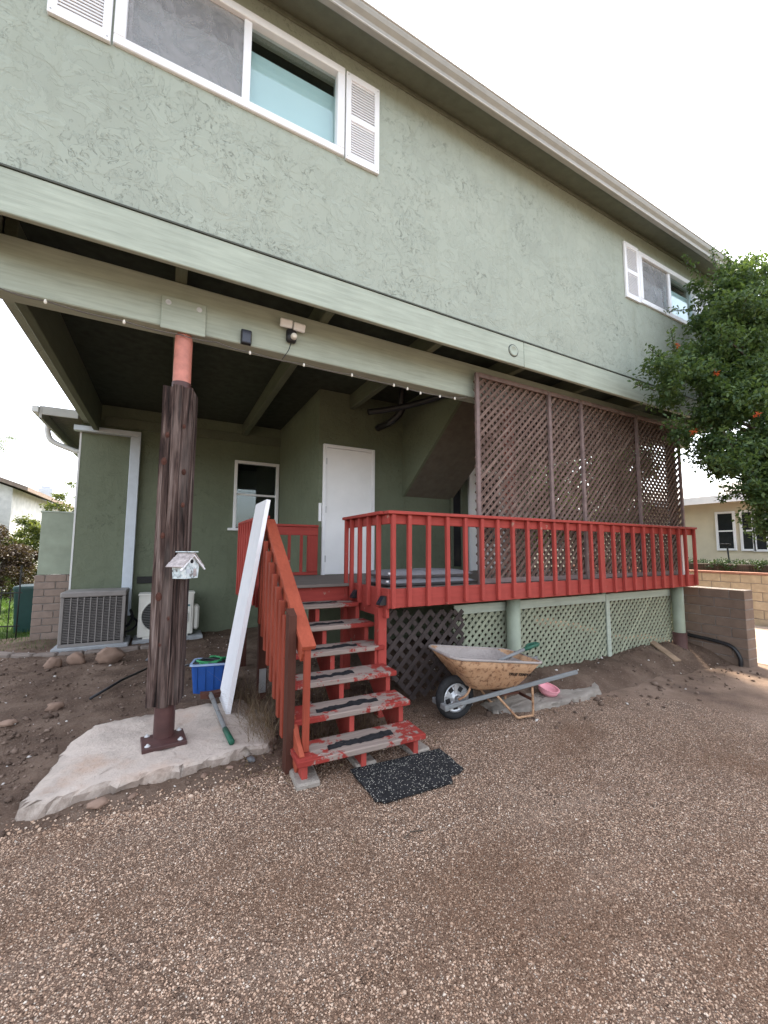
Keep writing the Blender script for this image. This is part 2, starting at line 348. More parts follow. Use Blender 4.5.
def mat_speckle():
    t = MT('speckled_rubber', 0.9, 0.15); p = t.pos()
    v = t.n.new('ShaderNodeTexVoronoi'); v.inputs['Scale'].default_value = 125; t.l.new(p, v.inputs['Vector'])
    sep = t.n.new('ShaderNodeSeparateColor'); t.l.new(v.outputs['Color'], sep.inputs[0])
    f = t.math('MULTIPLY', t.ramp(sep.outputs[0], [(0.80, 0.0), (0.82, 1.0)]), t.ramp(v.outputs['Distance'], [(0.32, 1.0), (0.42, 0.0)]))
    t.col(t.mix(f, t.ramp(t.noise(p, 30, 4), [(0.3, (0.012, 0.012, 0.013)), (0.7, (0.028, 0.028, 0.030))]), (0.55, 0.53, 0.46)))
    t.bump(t.noise(p, 90, 3), 0.6, 0.004); return t.m
M['speckle'] = mat_speckle()
def tray_mat():
    t = MT('rusted_tan_tray', 0.65, 0.3); p = t.obj(rnd=False)
    a = t.noise(p, 5, 7, 0.65); b = t.noise(p, 26, 5, 0.7)
    k = t.ramp(a, [(0.3, (0.34, 0.185, 0.10)), (0.52, (0.50, 0.31, 0.18)), (0.72, (0.32, 0.145, 0.07))])
    k = t.mix(t.ramp(b, [(0.52, 0.0), (0.64, 0.85)]), k, (0.13, 0.055, 0.03))
    sx = t.n.new('ShaderNodeSeparateXYZ'); t.l.new(p, sx.inputs[0])
    low = t.math('MULTIPLY', t.ramp(a, [(0.42, 0.0), (0.6, 1.0)]), t.ramp(t.math('ADD', t.math('MULTIPLY', sx.outputs[2], -2.2), 0.25, True), [(0, 0), (1, 1)]))
    k = t.mix(low, k, (0.11, 0.05, 0.03))
    t.col(k); t.bump(b, 0.3, 0.003); return t.m
M['tray'] = tray_mat()
M['cement'] = concrete_mat('dried_cement', (0.36, 0.315, 0.29))
def birdhouse_mat():
    t = MT('chipped_white_birdhouse', 0.8, 0.2); p = t.obj()
    k = t.ramp(t.noise(p, 24, 6, 0.65), [(0.36, (0.16, 0.15, 0.15)), (0.46, (0.50, 0.58, 0.60)), (0.6, (0.70, 0.74, 0.74))])
    t.col(k); t.bump(t.noise(p, 60, 4), 0.4, 0.003); return t.m
M['bird'] = birdhouse_mat()
M['bird_roof'] = plain('worn_pale_roof_wood', (0.42, 0.37, 0.36), 0.85, 0.15, var=0.4, scale=30)

def leaf_mat(name, c, c2, trans=0.35, rough=0.5):
    t = MT(name, rough, 0.35)
    ri = t.geo.outputs['Random Per Island']
    k = t.ramp(ri, [(0.0, sc(c, 0.55)), (0.5, c), (1.0, c2)])
    t.col(k)
    tl = t.n.new('ShaderNodeBsdfTranslucent')
    t.l.new(t.mix(0.5, k, (c2[0]*1.6, c2[1]*1.5, c2[2]*0.5)), tl.inputs['Color'])
    mx = t.n.new('ShaderNodeMixShader'); mx.inputs[0].default_value = trans
    t.l.new(t.b.outputs[0], mx.inputs[1]); t.l.new(tl.outputs[0], mx.inputs[2])
    t.l.new(mx.outputs[0], t.n['Material Output'].inputs['Surface'])
    return t.m
M['leaf'] = leaf_mat('glossy_green_leaf', (0.060, 0.115, 0.048), (0.125, 0.185, 0.058), 0.42)
M['leaf_hedge'] = leaf_mat('hedge_leaf', (0.030, 0.062, 0.024), (0.055, 0.095, 0.035), 0.25)
M['leaf_red'] = leaf_mat('reddish_bush_leaf', (0.055, 0.030, 0.024), (0.075, 0.060, 0.030), 0.25)
M['leaf_bright'] = leaf_mat('bright_bush_leaf', (0.065, 0.105, 0.030), (0.15, 0.17, 0.04), 0.4)
M['flower'] = leaf_mat('orange_flower', (0.55, 0.09, 0.025), (0.62, 0.14, 0.04), 0.3)
M['palm'] = leaf_mat('pale_palm_leaf', (0.10, 0.13, 0.09), (0.15, 0.18, 0.12), 0.3)
M['bark'] = weathered('grey_brown_bark', [(0.3, (0.05, 0.037, 0.028)), (0.6, (0.10, 0.08, 0.062)), (0.8, (0.15, 0.125, 0.10))], 'z', 0.9, 0.8)
M['weed'] = leaf_mat('dry_weed', (0.15, 0.105, 0.065), (0.26, 0.19, 0.12), 0.2, 0.8)
M['grass'] = leaf_mat('lawn_grass', (0.050, 0.105, 0.020), (0.09, 0.16, 0.03), 0.3)
def pebble_mat(name, stops):
    t = MT(name, 0.85, 0.12)
    k = t.ramp(t.geo.outputs['Random Per Island'], stops)
    t.col(ground_patches(t, k) if name.startswith('mixed') else k); return t.m
M['pebble'] = pebble_mat('mixed_pebbles', [(0.0, (0.085, 0.058, 0.044)), (0.16, (0.22, 0.140, 0.096)), (0.42, (0.41, 0.270, 0.188)), (0.72, (0.56, 0.392, 0.282)), (0.93, (0.63, 0.48, 0.365)), (1.0, (0.74, 0.65, 0.55))])
M['clod'] = pebble_mat('soil_clods', [(0.0, (0.08, 0.055, 0.042)), (0.5, (0.145, 0.100, 0.076)), (0.93, (0.22, 0.16, 0.126)), (0.96, (0.50, 0.46, 0.42)), (1.0, (0.6, 0.57, 0.53))])
M['nb_wall'] = plain('cream_house_paint', (0.62, 0.55, 0.42), 0.8, 0.2, var=0.06, scale=3)
M['nb_white'] = plain('pale_house_paint', (0.62, 0.60, 0.58), 0.8, 0.2, var=0.15, scale=4)
M['nb_roof'] = plain('pale_gravel_roof', (0.42, 0.39, 0.36), 0.9, 0.1, var=0.12)
M['nb_roof2'] = plain('brown_far_roof', (0.22, 0.17, 0.14), 0.9, 0.1, var=0.2)
M['chimney'] = plain('pale_chimney', (0.50, 0.52, 0.56), 0.8, 0.1, var=0.05)
M['window_dark'] = plain('dark_window_glass', (0.02, 0.022, 0.026), 0.08, 0.6, bump=0)
M['old_letter'] = plain('black_lettering', (0.03, 0.022, 0.018), 0.7, 0.2, bump=0)
M['plank'] = plain('pale_plank', (0.30, 0.21, 0.14), 0.8, 0.2, var=0.2)
M['grip'] = plain('black_grip_tape', (0.022, 0.022, 0.024), 0.95, 0.1, var=0.4, scale=25, bump=0.5)

# ------------------------------------------------------------------ object helpers
BASE = {}
def thing(name, label, cat, base=(0,0,0), group=None, kind=None):
    o = bpy.data.objects.new(name, None); COL.objects.link(o); o.location = base; o.empty_display_size = 0.1
    BASE[o.name] = Vector(base); o['label'] = label; o['category'] = cat
    if group: o['group'] = group
    return o
def tag(o, label, cat=None, group=None, kind=None):
    o['label'] = label
    if cat: o['category'] = cat
    if group: o['group'] = group
    if kind: o['kind'] = kind
    return o
def mk(name, verts, faces, mat, parent=None, smooth=False, T=None):
    vs_ = [Vector(v) for v in verts]
    if T is not None: vs_ = [T @ v for v in vs_]
    lo = Vector((min(v.x for v in vs_), min(v.y for v in vs_), min(v.z for v in vs_)))
    hi = Vector((max(v.x for v in vs_), max(v.y for v in vs_), max(v.z for v in vs_)))
    c = (lo+hi)/2
    if parent is None: c.z = lo.z
    me = bpy.data.meshes.new(name)
    me.from_pydata([v-c for v in vs_], [], faces); 
    bm = bmesh.new(); bm.from_mesh(me); bmesh.ops.recalc_face_normals(bm, faces=bm.faces); bm.to_mesh(me); bm.free()
    me.materials.append(M[mat] if isinstance(mat, str) else mat)
    if smooth: me.polygons.foreach_set('use_smooth', [True]*len(me.polygons))
    o = bpy.data.objects.new(name, me); COL.objects.link(o)
    BASE[o.name] = c
    if parent is not None:
        o.parent = parent; o.location = c - BASE[parent.name]
    else: o.location = c
    return o
def raw(name, verts, faces, mat, parent=None, nf=None, loops=None):
    """numpy mesh, verts (n,3), faces (m,k)"""
    verts = np.asarray(verts, dtype=np.float32); faces = np.asarray(faces, dtype=np.int32)
    c = (verts.min(0)+verts.max(0))/2
    if parent is None: c[2] = verts[:,2].min()
    me = bpy.data.meshes.new(name)
    k = faces.shape[1]; m = len(faces)
    me.vertices.add(len(verts)); me.vertices.foreach_set('co', (verts-c).ravel())
    me.loops.add(m*k); me.loops.foreach_set('vertex_index', faces.ravel())
    me.polygons.add(m); me.polygons.foreach_set('loop_start', np.arange(0, m*k, k, dtype=np.int32))
    me.update(calc_edges=True); me.validate()
    me.materials.append(M[mat])
    o = bpy.data.objects.new(name, me); COL.objects.link(o); cv = Vector([float(x) for x in c]); BASE[o.name] = cv
    if parent is not None: o.parent = parent; o.location = cv - BASE[parent.name]
    else: o.location = cv
    return o
def obox_geo(size, bev=0.0):
    sx, sy, sz = (s/2 for s in size)
    bm = bmesh.new(); bmesh.ops.create_cube(bm, size=1)
    for v in bm.verts: v.co = Vector((v.co.x*2*sx, v.co.y*2*sy, v.co.z*2*sz))
    b = min(bev, min(size)*0.3)
    if b > 0: bmesh.ops.bevel(bm, geom=bm.edges[:], offset=b, segments=1, affect='EDGES')
    bm.verts.ensure_lookup_table(); bm.verts.index_update()
    v = [x.co.copy() for x in bm.verts]; f = [[y.index for y in x.verts] for x in bm.faces]
    bm.free(); return v, f
def box(name, x, y, z, mat, parent=None, bev=0.003, T=None):
    v, f = obox_geo((x[1]-x[0], y[1]-y[0], z[1]-z[0]), bev)
    c = Vector(((x[0]+x[1])/2, (y[0]+y[1])/2, (z[0]+z[1])/2))
    return mk(name, [a+c for a in v], f, mat, parent, T=T)
def bar_geo(p0, p1, w, h, up=(0,0,1), bev=0.003):
    p0, p1 = Vector(p0), Vector(p1); d = p1-p0; L = d.length; x = d.normalized()
    upv = Vector(up); y = upv.cross(x)
    if y.length < 1e-5: y = Vector((0,1,0)).cross(x)
    y.normalize(); zv = x.cross(y)
    v, f = obox_geo((L, w, h), bev); c = (p0+p1)/2
    return [c + x*a.x + y*a.y + zv*a.z for a in v], f
def bar(name, p0, p1, w, h, mat, parent=None, up=(0,0,1), bev=0.003, T=None):
    v, f = bar_geo(p0, p1, w, h, up, bev)
    return mk(name, v, f, mat, parent, T=T)
def smooth_path(pts, n=6):
    P_ = [Vector(p) for p in pts]
    if len(P_) < 3: return P_
    out = []
    for i in range(len(P_)-1):
        a = P_[max(i-1,0)]; b = P_[i]; c = P_[i+1]; d = P_[min(i+2, len(P_)-1)]
        for k in range(n):
            t = k/n
            out.append(0.5*((2*b)+(-a+c)*t+(2*a-5*b+4*c-d)*t*t+(-a+3*b-3*c+d)*t**3))
    out.append(P_[-1]); return out
def tube_geo(pts, r, n=8, cap=True):
    pts = [Vector(p) for p in pts]; vs_, fs = [], []
    rs = r if hasattr(r, '__len__') else [r]*len(pts)
    prev = None
    for i, p in enumerate(pts):
        d = (pts[min(i+1, len(pts)-1)] - pts[max(i-1, 0)]).normalized()
        if prev is None:
            a = d.cross(Vector((0,0,1)));
            if a.length < 1e-3: a = d.cross(Vector((1,0,0)))
            a.normalize()
        else:
            a = prev - d*prev.dot(d); a.normalize()
        prev = a; b = d.cross(a)
        for k in range(n):
            t = 2*PI*k/n; vs_.append(p + (a*math.cos(t)+b*math.sin(t))*rs[i])
    for i in range(len(pts)-1):
        for k in range(n):
            fs.append([i*n+k, i*n+(k+1)%n, (i+1)*n+(k+1)%n, (i+1)*n+k])
    if cap: fs.append(list(range(n))); fs.append([(len(pts)-1)*n+k for k in range(n)])
    return vs_, fs
def tube(name, pts, r, mat, parent=None, n=8, T=None, smooth=True):
    v, f = tube_geo(pts, r, n); return mk(name, v, f, mat, parent, smooth, T)
def prism_geo(poly, ext):
    """poly: list of 3-D points in a plane; ext: Vector extrusion"""
    e = Vector(ext); P_ = [Vector(p) for p in poly]; n = len(P_)
    v = P_ + [p+e for p in P_]
    f = [list(range(n)), list(range(2*n-1, n-1, -1))] + [[i, (i+1)%n, n+(i+1)%n, n+i] for i in range(n)]
    return v, f
def prism(name, poly, ext, mat, parent=None, T=None):
    v, f = prism_geo(poly, ext); return mk(name, v, f, mat, parent, T=T)
def join(gs):
    V, F = [], []
    for v, f in gs:
        k = len(V); V += list(v); F += [[i+k for i in q] for q in f]
    return V, F
def lathe_geo(prof, n=24, c=(0,0,0), axis='z'):
    V, F = [], []
    for r, z in prof:
        for k in range(n):
            t = 2*PI*k/n; p = (r*math.cos(t), r*math.sin(t), z)
            if axis == 'y': p = (p[0], p[2], p[1])
            if axis == 'x': p = (p[2], p[0], p[1])
            V.append(Vector(p)+Vector(c))
    for i in range(len(prof)-1):
        for k in range(n): F.append([i*n+k, i*n+(k+1)%n, (i+1)*n+(k+1)%n, (i+1)*n+k])
    return V, F
def gz(x):   # the drive falls slightly towards the right
    return -0.13*max(0.0, min(1.3, (x-2)/5.5))
def vnoise(x, y, s=1.0, seed=0.0):
    from mathutils import noise as nz
    return nz.fractal(Vector((x*s+seed, y*s-seed, seed*0.7)), 0.9, 2.1, 5)

# ------------------------------------------------------------------ ground
def sheet(name, x0, x1, y0, y1, step, hfun, mat, label=None):
    xs = np.arange(x0, x1+1e-6, step); ys = np.arange(y0, y1+1e-6, step)
    V = [(x, y, hfun(x, y)) for y in ys for x in xs]; nx = len(xs)
    F = [[j*nx+i, j*nx+i+1, (j+1)*nx+i+1, (j+1)*nx+i] for j in range(len(ys)-1) for i in range(nx-1)]
    o = raw(name, V, F, mat); o['kind'] = 'structure'
    o.data.polygons.foreach_set('use_smooth', [True]*len(o.data.polygons))
    if label: o['label'] = label
    return o
g = mk('ground', [(-500,-500,-0.33),(500,-500,-0.33),(500,500,-0.33),(-500,500,-0.33)], [[0,1,2,3]], 'field'); g['kind'] = 'structure'
sheet('driveway', -7, 8.4, -6, 9.6, 0.2, lambda x, y: gz(x) + 0.006*vnoise(x, y, 0.8), 'aggregate', 'exposed aggregate driveway in front of the deck')
def sstep(a, b, x):
    t = max(0.0, min(1.0, (x-a)/(b-a))); return t*t*(3-2*t)
def dirt_edge(x):   # y where the soil meets the drive
    pts = [(-8,3.05),(-0.9,3.0),(0.3,3.0),(0.85,2.98),(1.0,3.2),(1.9,3.35),(2.3,3.78),(2.9,3.5),(3.3,3.2),(4.3,3.05),(5.2,3.0),(6.7,3.12),(7.7,2.98),(9,2.98)]
    for (a, b), (c, d) in zip(pts, pts[1:]):
        if a <= x <= c: return b+(d-b)*(x-a)/(c-a)
    return pts[-1][1]
def dirt_h(x, y):
    e = dirt_edge(x) + 0.10*vnoise(x, y, 2.2, 5.0)
    h = gz(x) - 0.05 + 0.10*sstep(e-0.15, e+0.35, y)
    if x > 2.2:
        m = sstep(2.4, 3.4, x)
        h += m*(0.13 + 0.05*sstep(4.5, 7.0, x))*sstep(e+0.05, e+0.65, y)*(1.0+0.4*vnoise(x, y, 1.1, 2.0))
    h += (0.03*vnoise(x, y, 1.3) + 0.015*vnoise(x, y, 5.0, 3.0) + 0.008*vnoise(x, y, 14.0, 1.0))*sstep(e, e+0.4, y)
    if -0.6 < x < 0.84 and 3.2 < y < 4.36: h = min(h, 0.035)
    if x < 0.7: h -= 0.02*sstep(-1.0, -3.0, x)
    return h
sheet('soil', -6.0, 7.75, 2.7, 8.9, 0.05, dirt_h, 'dirt', 'bare soil bed beside and under the deck')
def lawn_h(x, y): return -0.02 + 0.02*vnoise(x, y, 0.7)
sheet('lawn', -14, -1.45, 8.6, 30, 0.5, lawn_h, 'lawn', 'lawn beyond the iron fence')
o = mk('pavement', [(8.2,-6,-0.140),(12.26,-6,-0.140),(12.26,9.6,-0.140),(8.2,9.6,-0.140)], [[0,1,2,3]], 'street'); o['kind'] = 'structure'

# pebbles of the exposed aggregate (uncountable)
def scatter(name, pts, size, mat, label, flat=0.6, tilt=0.5, kind='stuff'):
    n = len(pts)
    base = np.array([(1,0,0),(0.3,0.9,0),(-0.8,0.55,0),(-0.8,-0.6,0),(0.35,-0.95,0),(0.1,0.05,1.0),(0,0,-0.7)])
    tri = np.array([(0,1,5),(1,2,5),(2,3,5),(3,4,5),(4,0,5),(1,0,6),(2,1,6),(3,2,6),(4,3,6),(0,4,6)])
    k = len(base)
    V = base[None] * (1+0.35*RNG.uniform(-1,1,(n,k,1)))
    V = V * np.array([1,1,flat])
    an = RNG.uniform(0, 2*PI, n); ca, sa = np.cos(an), np.sin(an)
    tx = RNG.normal(0, tilt, n); ct, st = np.cos(tx), np.sin(tx)
    x, y, z = V[...,0], V[...,1], V[...,2]
    y, z = y*ct[:,None]-z*st[:,None], y*st[:,None]+z*ct[:,None]
    x, y = x*ca[:,None]-y*sa[:,None], x*sa[:,None]+y*ca[:,None]
    V = np.stack([x,y,z],-1)*np.asarray(size)[:,None,None] + np.asarray(pts)[:,None,:]
    F = (tri[None]+ (np.arange(n)*k)[:,None,None]).reshape(-1,3)
    o = raw(name, V.reshape(-1,3), F, mat); o['kind'] = kind; o['label'] = label
    return o
gzv = lambda x: -0.13*np.clip((x-2)/5.5, 0, 1.3)
# dense near the viewpoint, thinner with distance; over the part of the drive the photograph shows
n = 150000
d = RNG.uniform(0.7, 3.4, n)**1.0; px = RNG.uniform(-0.9, 5.2, n); py = RNG.uniform(0.55, 3.3, n)
keep = (py < 3.05) & (px > -0.9 - 0.0*py) & ((px + 1.7*py) < 9.6) & ((px < 4.6) | (py > 0.9))
wdrop = RNG.uniform(0, 1, n) < np.clip(1.25 - np.hypot(px, py)/6.5, 0.15, 1)
keep &= wdrop
px, py = px[keep], py[keep]; ps = RNG.gamma(6.0, 0.00045, len(px)) + 0.0017
from_h = np.array([0.006*vnoise(a, b, 0.8) for a, b in zip(px, py)])
scatter('pebbles', np.stack([px, py, gzv(px)+from_h+0.000], -1), ps, 'pebble', 'tan and brown pebbles bedded in the driveway surface', 0.7, 0.35)

# crumbs of gravel and soil along the ragged edge of the drive
n = 5200
ex = RNG.uniform(-2.6, 0.95, n); ey = 3.03 + RNG.normal(0, 0.075, n)
ez = np.array([max(dirt_h(a, b), gz(a)+0.006*vnoise(a, b, 0.8)) for a, b in zip(ex, ey)]); es = RNG.gamma(2.0, 0.0016, n) + 0.0018
scatter('edge_gravel', np.stack([ex, ey, ez+es*0.1], -1), es, 'pebble', 'gravel crumbs along the ragged edge between driveway and soil', 0.7)
# soil clods, chips of stone
n = 11000
cx = RNG.uniform(-3.2, 7.7, n); cy = RNG.uniform(2.9, 8.3, n)
keepm = []
for a, b in zip(cx, cy):
    e = dirt_edge(a)+0.1*vnoise(a, b, 2.2, 5.0)
    keepm.append(b > e+0.02 and not (0.95 < a < 1.9 and b > 5.5) and (a < 2.2 or b < 4.6))
keepm = np.array(keepm); cx, cy = cx[keepm], cy[keepm]
cz = np.array([dirt_h(a, b) for a, b in zip(cx, cy)])
cs = RNG.gamma(1.5, 0.0045, len(cx)) + 0.0025
scatter('soil_clods', np.stack([cx, cy, cz+cs*0.2], -1), cs, 'clod', 'clods and chips of stone lying on the bare soil', 0.7)
n = 260
rx = RNG.normal(-0.95, 0.22, n); ry = RNG.normal(4.15, 0.38, n); rs = RNG.gamma(2.0, 0.0045, n) + 0.003
kp = rx < -0.68; rx, ry, rs = rx[kp], ry[kp], rs[kp]
scatter('rubble', np.stack([rx, ry, np.array([dirt_h(a, b) for a, b in zip(rx, ry)])+rs*0.3], -1), rs, 'clod', 'loose rubble and pale chips on the soil beside the slab', 0.7)
n = 190
cx = RNG.uniform(2.2, 7.6, n); cy = np.array([dirt_edge(a)-abs(RNG.normal(0, 0.28)) for a in cx])
cs = RNG.gamma(2.0, 0.0055, n) + 0.004
scatter('stone_chips', np.stack([cx, cy, gzv(cx)+cs*0.3], -1), cs, 'clod', 'loose chips spilled along the driveway edge', 0.7)

# ------------------------------------------------------------------ the house
XL, XR, YF, YB = -1.36, 8.5, 3.30, 12.6          # upper storey
ZT0, ZT1, ZE = 3.735, 4.04, 6.47                  # trim bottom/top, wall top
house = thing('house', 'two storey sage green stucco house with overhanging upper floor', 'house', (3.5, 8, 0))

def holed_wall(name, x0, x1, z0, z1, y, th, holes, mat, parent):
    xs = sorted(set([x0, x1]+[h[0] for h in holes]+[h[1] for h in holes])); zs = sorted(set([z0, z1]+[h[2] for h in holes]+[h[3] for h in holes]))
    idx, V, F = {}, [], []
    def vi(x, yy, z):
        k = (round(x,4), round(yy,4), round(z,4))
        if k not in idx: idx[k] = len(V); V.append(k)
        return idx[k]
    def hole(i, j):
        cx, cz = (xs[i]+xs[i+1])/2, (zs[j]+zs[j+1])/2
        return any(h[0] < cx < h[1] and h[2] < cz < h[3] for h in holes)
    nx, nz_ = len(xs)-1, len(zs)-1
    sol = lambda i, j: 0 <= i < nx and 0 <= j < nz_ and not hole(i, j)
    for i in range(nx):
        for j in range(nz_):
            if not sol(i, j): continue
            a, b, c, d = xs[i], xs[i+1], zs[j], zs[j+1]
            for yy in (y, y+th): F.append([vi(a,yy,c), vi(b,yy,c), vi(b,yy,d), vi(a,yy,d)])
            if not sol(i-1,j): F.append([vi(a,y,c), vi(a,y+th,c), vi(a,y+th,d), vi(a,y,d)])
            if not sol(i+1,j): F.append([vi(b,y,c), vi(b,y+th,c), vi(b,y+th,d), vi(b,y,d)])
            if not sol(i,j-1): F.append([vi(a,y,c), vi(b,y,c), vi(b,y+th,c), vi(a,y+th,c)])
            if not sol(i,j+1): F.append([vi(a,y,d), vi(b,y,d), vi(b,y+th,d), vi(a,y+th,d)])
    return mk(name, V, F, mat, parent)

W1 = (-0.525, 1.305, 5.30, 6.225)      # upper windows: x0,x1,z0,z1 (outer frame)
W2 = (6.12, 7.80, 5.31, 6.145)
FR = 0.055
def inset(w, k): return (w[0]+k, w[1]-k, w[2]+k, w[3]-k)
holed_wall('wall', XL, XR, ZT1+0.012, ZE, YF, 0.14, [inset(W1, FR), inset(W2, FR)], 'stucco', house)
box('wall', (XL, XL+0.14), (YF+0.14, YB), (ZT0, ZE), 'stucco', house)
box('wall', (XR-0.14, XR), (YF+0.14, YB), (ZT0, ZE), 'stucco', house)
box('wall', (XL+0.14, XR-0.14), (YB-0.14, YB), (ZT0, ZE), 'stucco', house)
for a_, b_ in ((XL-0.01, 3.60), (3.604, XR+0.01)): box('trim_band', (a_, b_), (YF-0.035, YF+0.010), (ZT0, ZT1), 'trim', house, 0.006)
box('groove_strip', (XL-0.012, XR+0.012), (YF-0.044, YF-0.002), (ZT1+0.001, ZT1+0.014), 'groove_line', house, 0.0)  # dark proud strip drawn in place of the groove between stucco and trim
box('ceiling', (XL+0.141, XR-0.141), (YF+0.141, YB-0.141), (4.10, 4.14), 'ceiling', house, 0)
box('attic_floor', (XL+0.14, XR-0.14), (YF+0.14, YB-0.14), (6.40, 6.44), 'dark_room', house, 0)
# porch ceiling joists, the main beam and the end beam
xj = -0.0
while xj > XL: xj -= 1.279
xj += 1.279
while xj < XR-0.2:
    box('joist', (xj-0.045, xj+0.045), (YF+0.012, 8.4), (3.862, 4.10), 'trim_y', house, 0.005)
    xj += 1.279
box('beam', (XL+0.005, 8.2), (3.70, 3.87), (3.44, 3.858), 'trim', house, 0.008)
box('end_beam', (-1.20, -1.12), (3.872, 8.395), (3.60, 4.10), 'trim_y', house, 0.006)
# window builder for the upper floor
def slider_window(w, left_mat):
    x0, x1, z0, z1 = w; xm = (x0+x1)/2 + (0.02)
    y0 = YF-0.028
    F_ = 0.075
    V, Fc = join([ (lambda g: g)(bar_geo(a, b, 0.09, F_, up, 0.006)) for a, b, up in [
        ((x0, y0+0.045, z0+F_/2), (x1, y0+0.045, z0+F_/2), (0,0,1)), ((x0, y0+0.045, z1-F_/2), (x1, y0+0.045, z1-F_/2), (0,0,1)),
        ((x0+F_/2, y0+0.045, z0+F_), (x0+F_/2, y0+0.045, z1-F_), (1,0,0)), ((x1-F_/2, y0+0.045, z0+F_), (x1-F_/2, y0+0.045, z1-F_), (1,0,0))]])
    win = mk('window', V, Fc, 'white', house)
    box('mullion', (xm-0.032, xm+0.032), (y0+0.02, y0+0.075), (z0+F_, z1-F_), 'white', win, 0.004)
    # moving sash on the left: thin inner rails
    for a, b in [((x0+F_, z0+F_), (xm-0.03, z0+F_+0.028)), ((x0+F_, z1-F_-0.028), (xm-0.03, z1-F_)), ((x0+F_, z0+F_+0.028), (x0+F_+0.03, z1-F_-0.028))]:
        box('sash_rail', (a[0], b[0]), (y0+0.045, y0+0.08), (a[1], b[1]), 'white', win, 0.003)
    box('pane', (xm+0.03, x1-F_), (y0+0.062, y0+0.066), (z0+F_, z1-F_), 'glass', win, 0)
    box('pane', (x0+F_, xm-0.03), (y0+0.066, y0+0.070), (z0+F_, z1-F_), 'glass', win, 0)
    box('insect_screen', (x0+F_, xm-0.03), (y0+0.040, y0+0.042), (z0+F_, z1-F_), 'screen', win, 0)
    # shade hanging in the right half, net behind the left half
    box('shade', (xm+0.03, x1-F_+0.02), (y0+0.13, y0+0.134), (z0+0.03, z1-F_-0.135), 'blind', win, 0)
    box('net_curtain', (x0+0.03, xm+0.02), (y0+0.15, y0+0.154), (z0+0.03, z1-F_-0.18), 'lace', win, 0)
    return win
slider_window(W1, 'lace'); slider_window(W2, 'lace')
def shutter(x0, x1, z0, z1):
    y0, y1 = YF-0.030, YF-0.001; s = 0.052; zm = z0+(z1-z0)*0.49
    g = [bar_geo((x0+s/2, (y0+y1)/2, z0), (x0+s/2, (y0+y1)/2, z1), s, y1-y0, (0,1,0), 0.003), bar_geo((x1-s/2, (y0+y1)/2, z0), (x1-s/2, (y0+y1)/2, z1), s, y1-y0, (0,1,0), 0.003)]
    rails = [(z0, z0+0.075), (zm-0.03, zm+0.03), (z1-0.065, z1)]
    for a, b in rails: g.append(bar_geo((x0+s, (y0+y1)/2, (a+b)/2), (x1-s, (y0+y1)/2, (a+b)/2), y1-y0, b-a, (0,0,1), 0.002))
    g.append(bar_geo((x0+s, y1-0.002, (z0+z1)/2), (x1-s, y1-0.002, (z0+z1)/2), 0.003, z1-z0-0.1, (0,0,1), 0))
    V, F_ = join(g); sh = mk('shutter', V, F_, 'white', house)
    for (a0, a1), (b0, b1) in zip(rails, rails[1:]):
        n = 13
        for k in range(n):
            z = a1 + (b0-a1)*(k+0.5)/n
            v, f = obox_geo((x1-x0-2*s, 0.028, 0.005), 0)
            R = Matrix.Rotation(math.radians(68), 3, 'X')
            c = Vector(((x0+x1)/2, y0+0.013, z))
            mk('slat', [c + R @ q for q in v], f, 'white', sh)
    for xx in (x0+0.02, x1-0.02):
        for zz in (z0+0.03, z1-0.03):
            v, f = lathe_geo([(0.001, y0-0.002), (0.006, y0-0.002), (0.006, y0+0.002)], 8, (xx, 0, zz), 'y'); mk('screw', v, f, 'steel', sh)
shutter(1.318, 1.675, 5.285, 6.205); shutter(-0.905, -0.540, 5.285, 6.205); shutter(5.745, 6.105, 5.29, 6.16); shutter(7.82, 8.18, 5.29, 6.16)
# roof with eave, fascia and gutter
sl_ = 0.30; y_e = 2.97
def roof_slab(ya, za, yb, zb, name):
    V, F_ = prism_geo([(XL-0.35, ya, za), (XL-0.35, yb, zb), (XL-0.35, yb, zb+0.10), (XL-0.35, ya, za+0.10)], (XR-XL+0.7, 0, 0))
    return mk(name, V, F_, 'roof', house)
yr = (YF+YB)/2; zr = 6.44+sl_*(yr-y_e)
roof = roof_slab(y_e, 6.46, yr, zr, 'roof'); roof_slab(YB+0.33, 6.46, yr, zr, 'roof')
prism('soffit', [(XL-0.34, 3.01, 6.365), (XL-0.34, YF-0.002, 6.455), (XL-0.34, YF-0.002, 6.475), (XL-0.34, 3.01, 6.385)], (XR-XL+0.68, 0, 0), 'soffit', roof)
box('fascia', (XL-0.35, XR+0.35), (2.975, 3.008), (6.335, 6.50), 'gutter', roof, 0.004)
prism('gutter', [(XL-0.35, 2.973, 6.295), (XL-0.35, 2.925, 6.295), (XL-0.35, 2.915, 6.33), (XL-0.35, 2.885, 6.36), (XL-0.35, 2.872, 6.39), (XL-0.35, 2.872, 6.415), (XL-0.35, 2.973, 6.415)], (XR-XL+0.7, 0, 0), 'gutter', roof)
box('gutter_lip', (XL-0.352, XR+0.352), (2.862, 2.880), (6.410, 6.428), 'gutter_lip', roof, 0.003)
box('gutter_bead', (XL-0.352, XR+0.352), (2.916, 2.929), (6.287, 6.296), 'gutter_lip', roof, 0.002)
box('eave_moulding', (XL-0.1, XR+0.1), (YF-0.022, YF-0.0025), (6.40, 6.44), 'soffit', roof, 0.003)
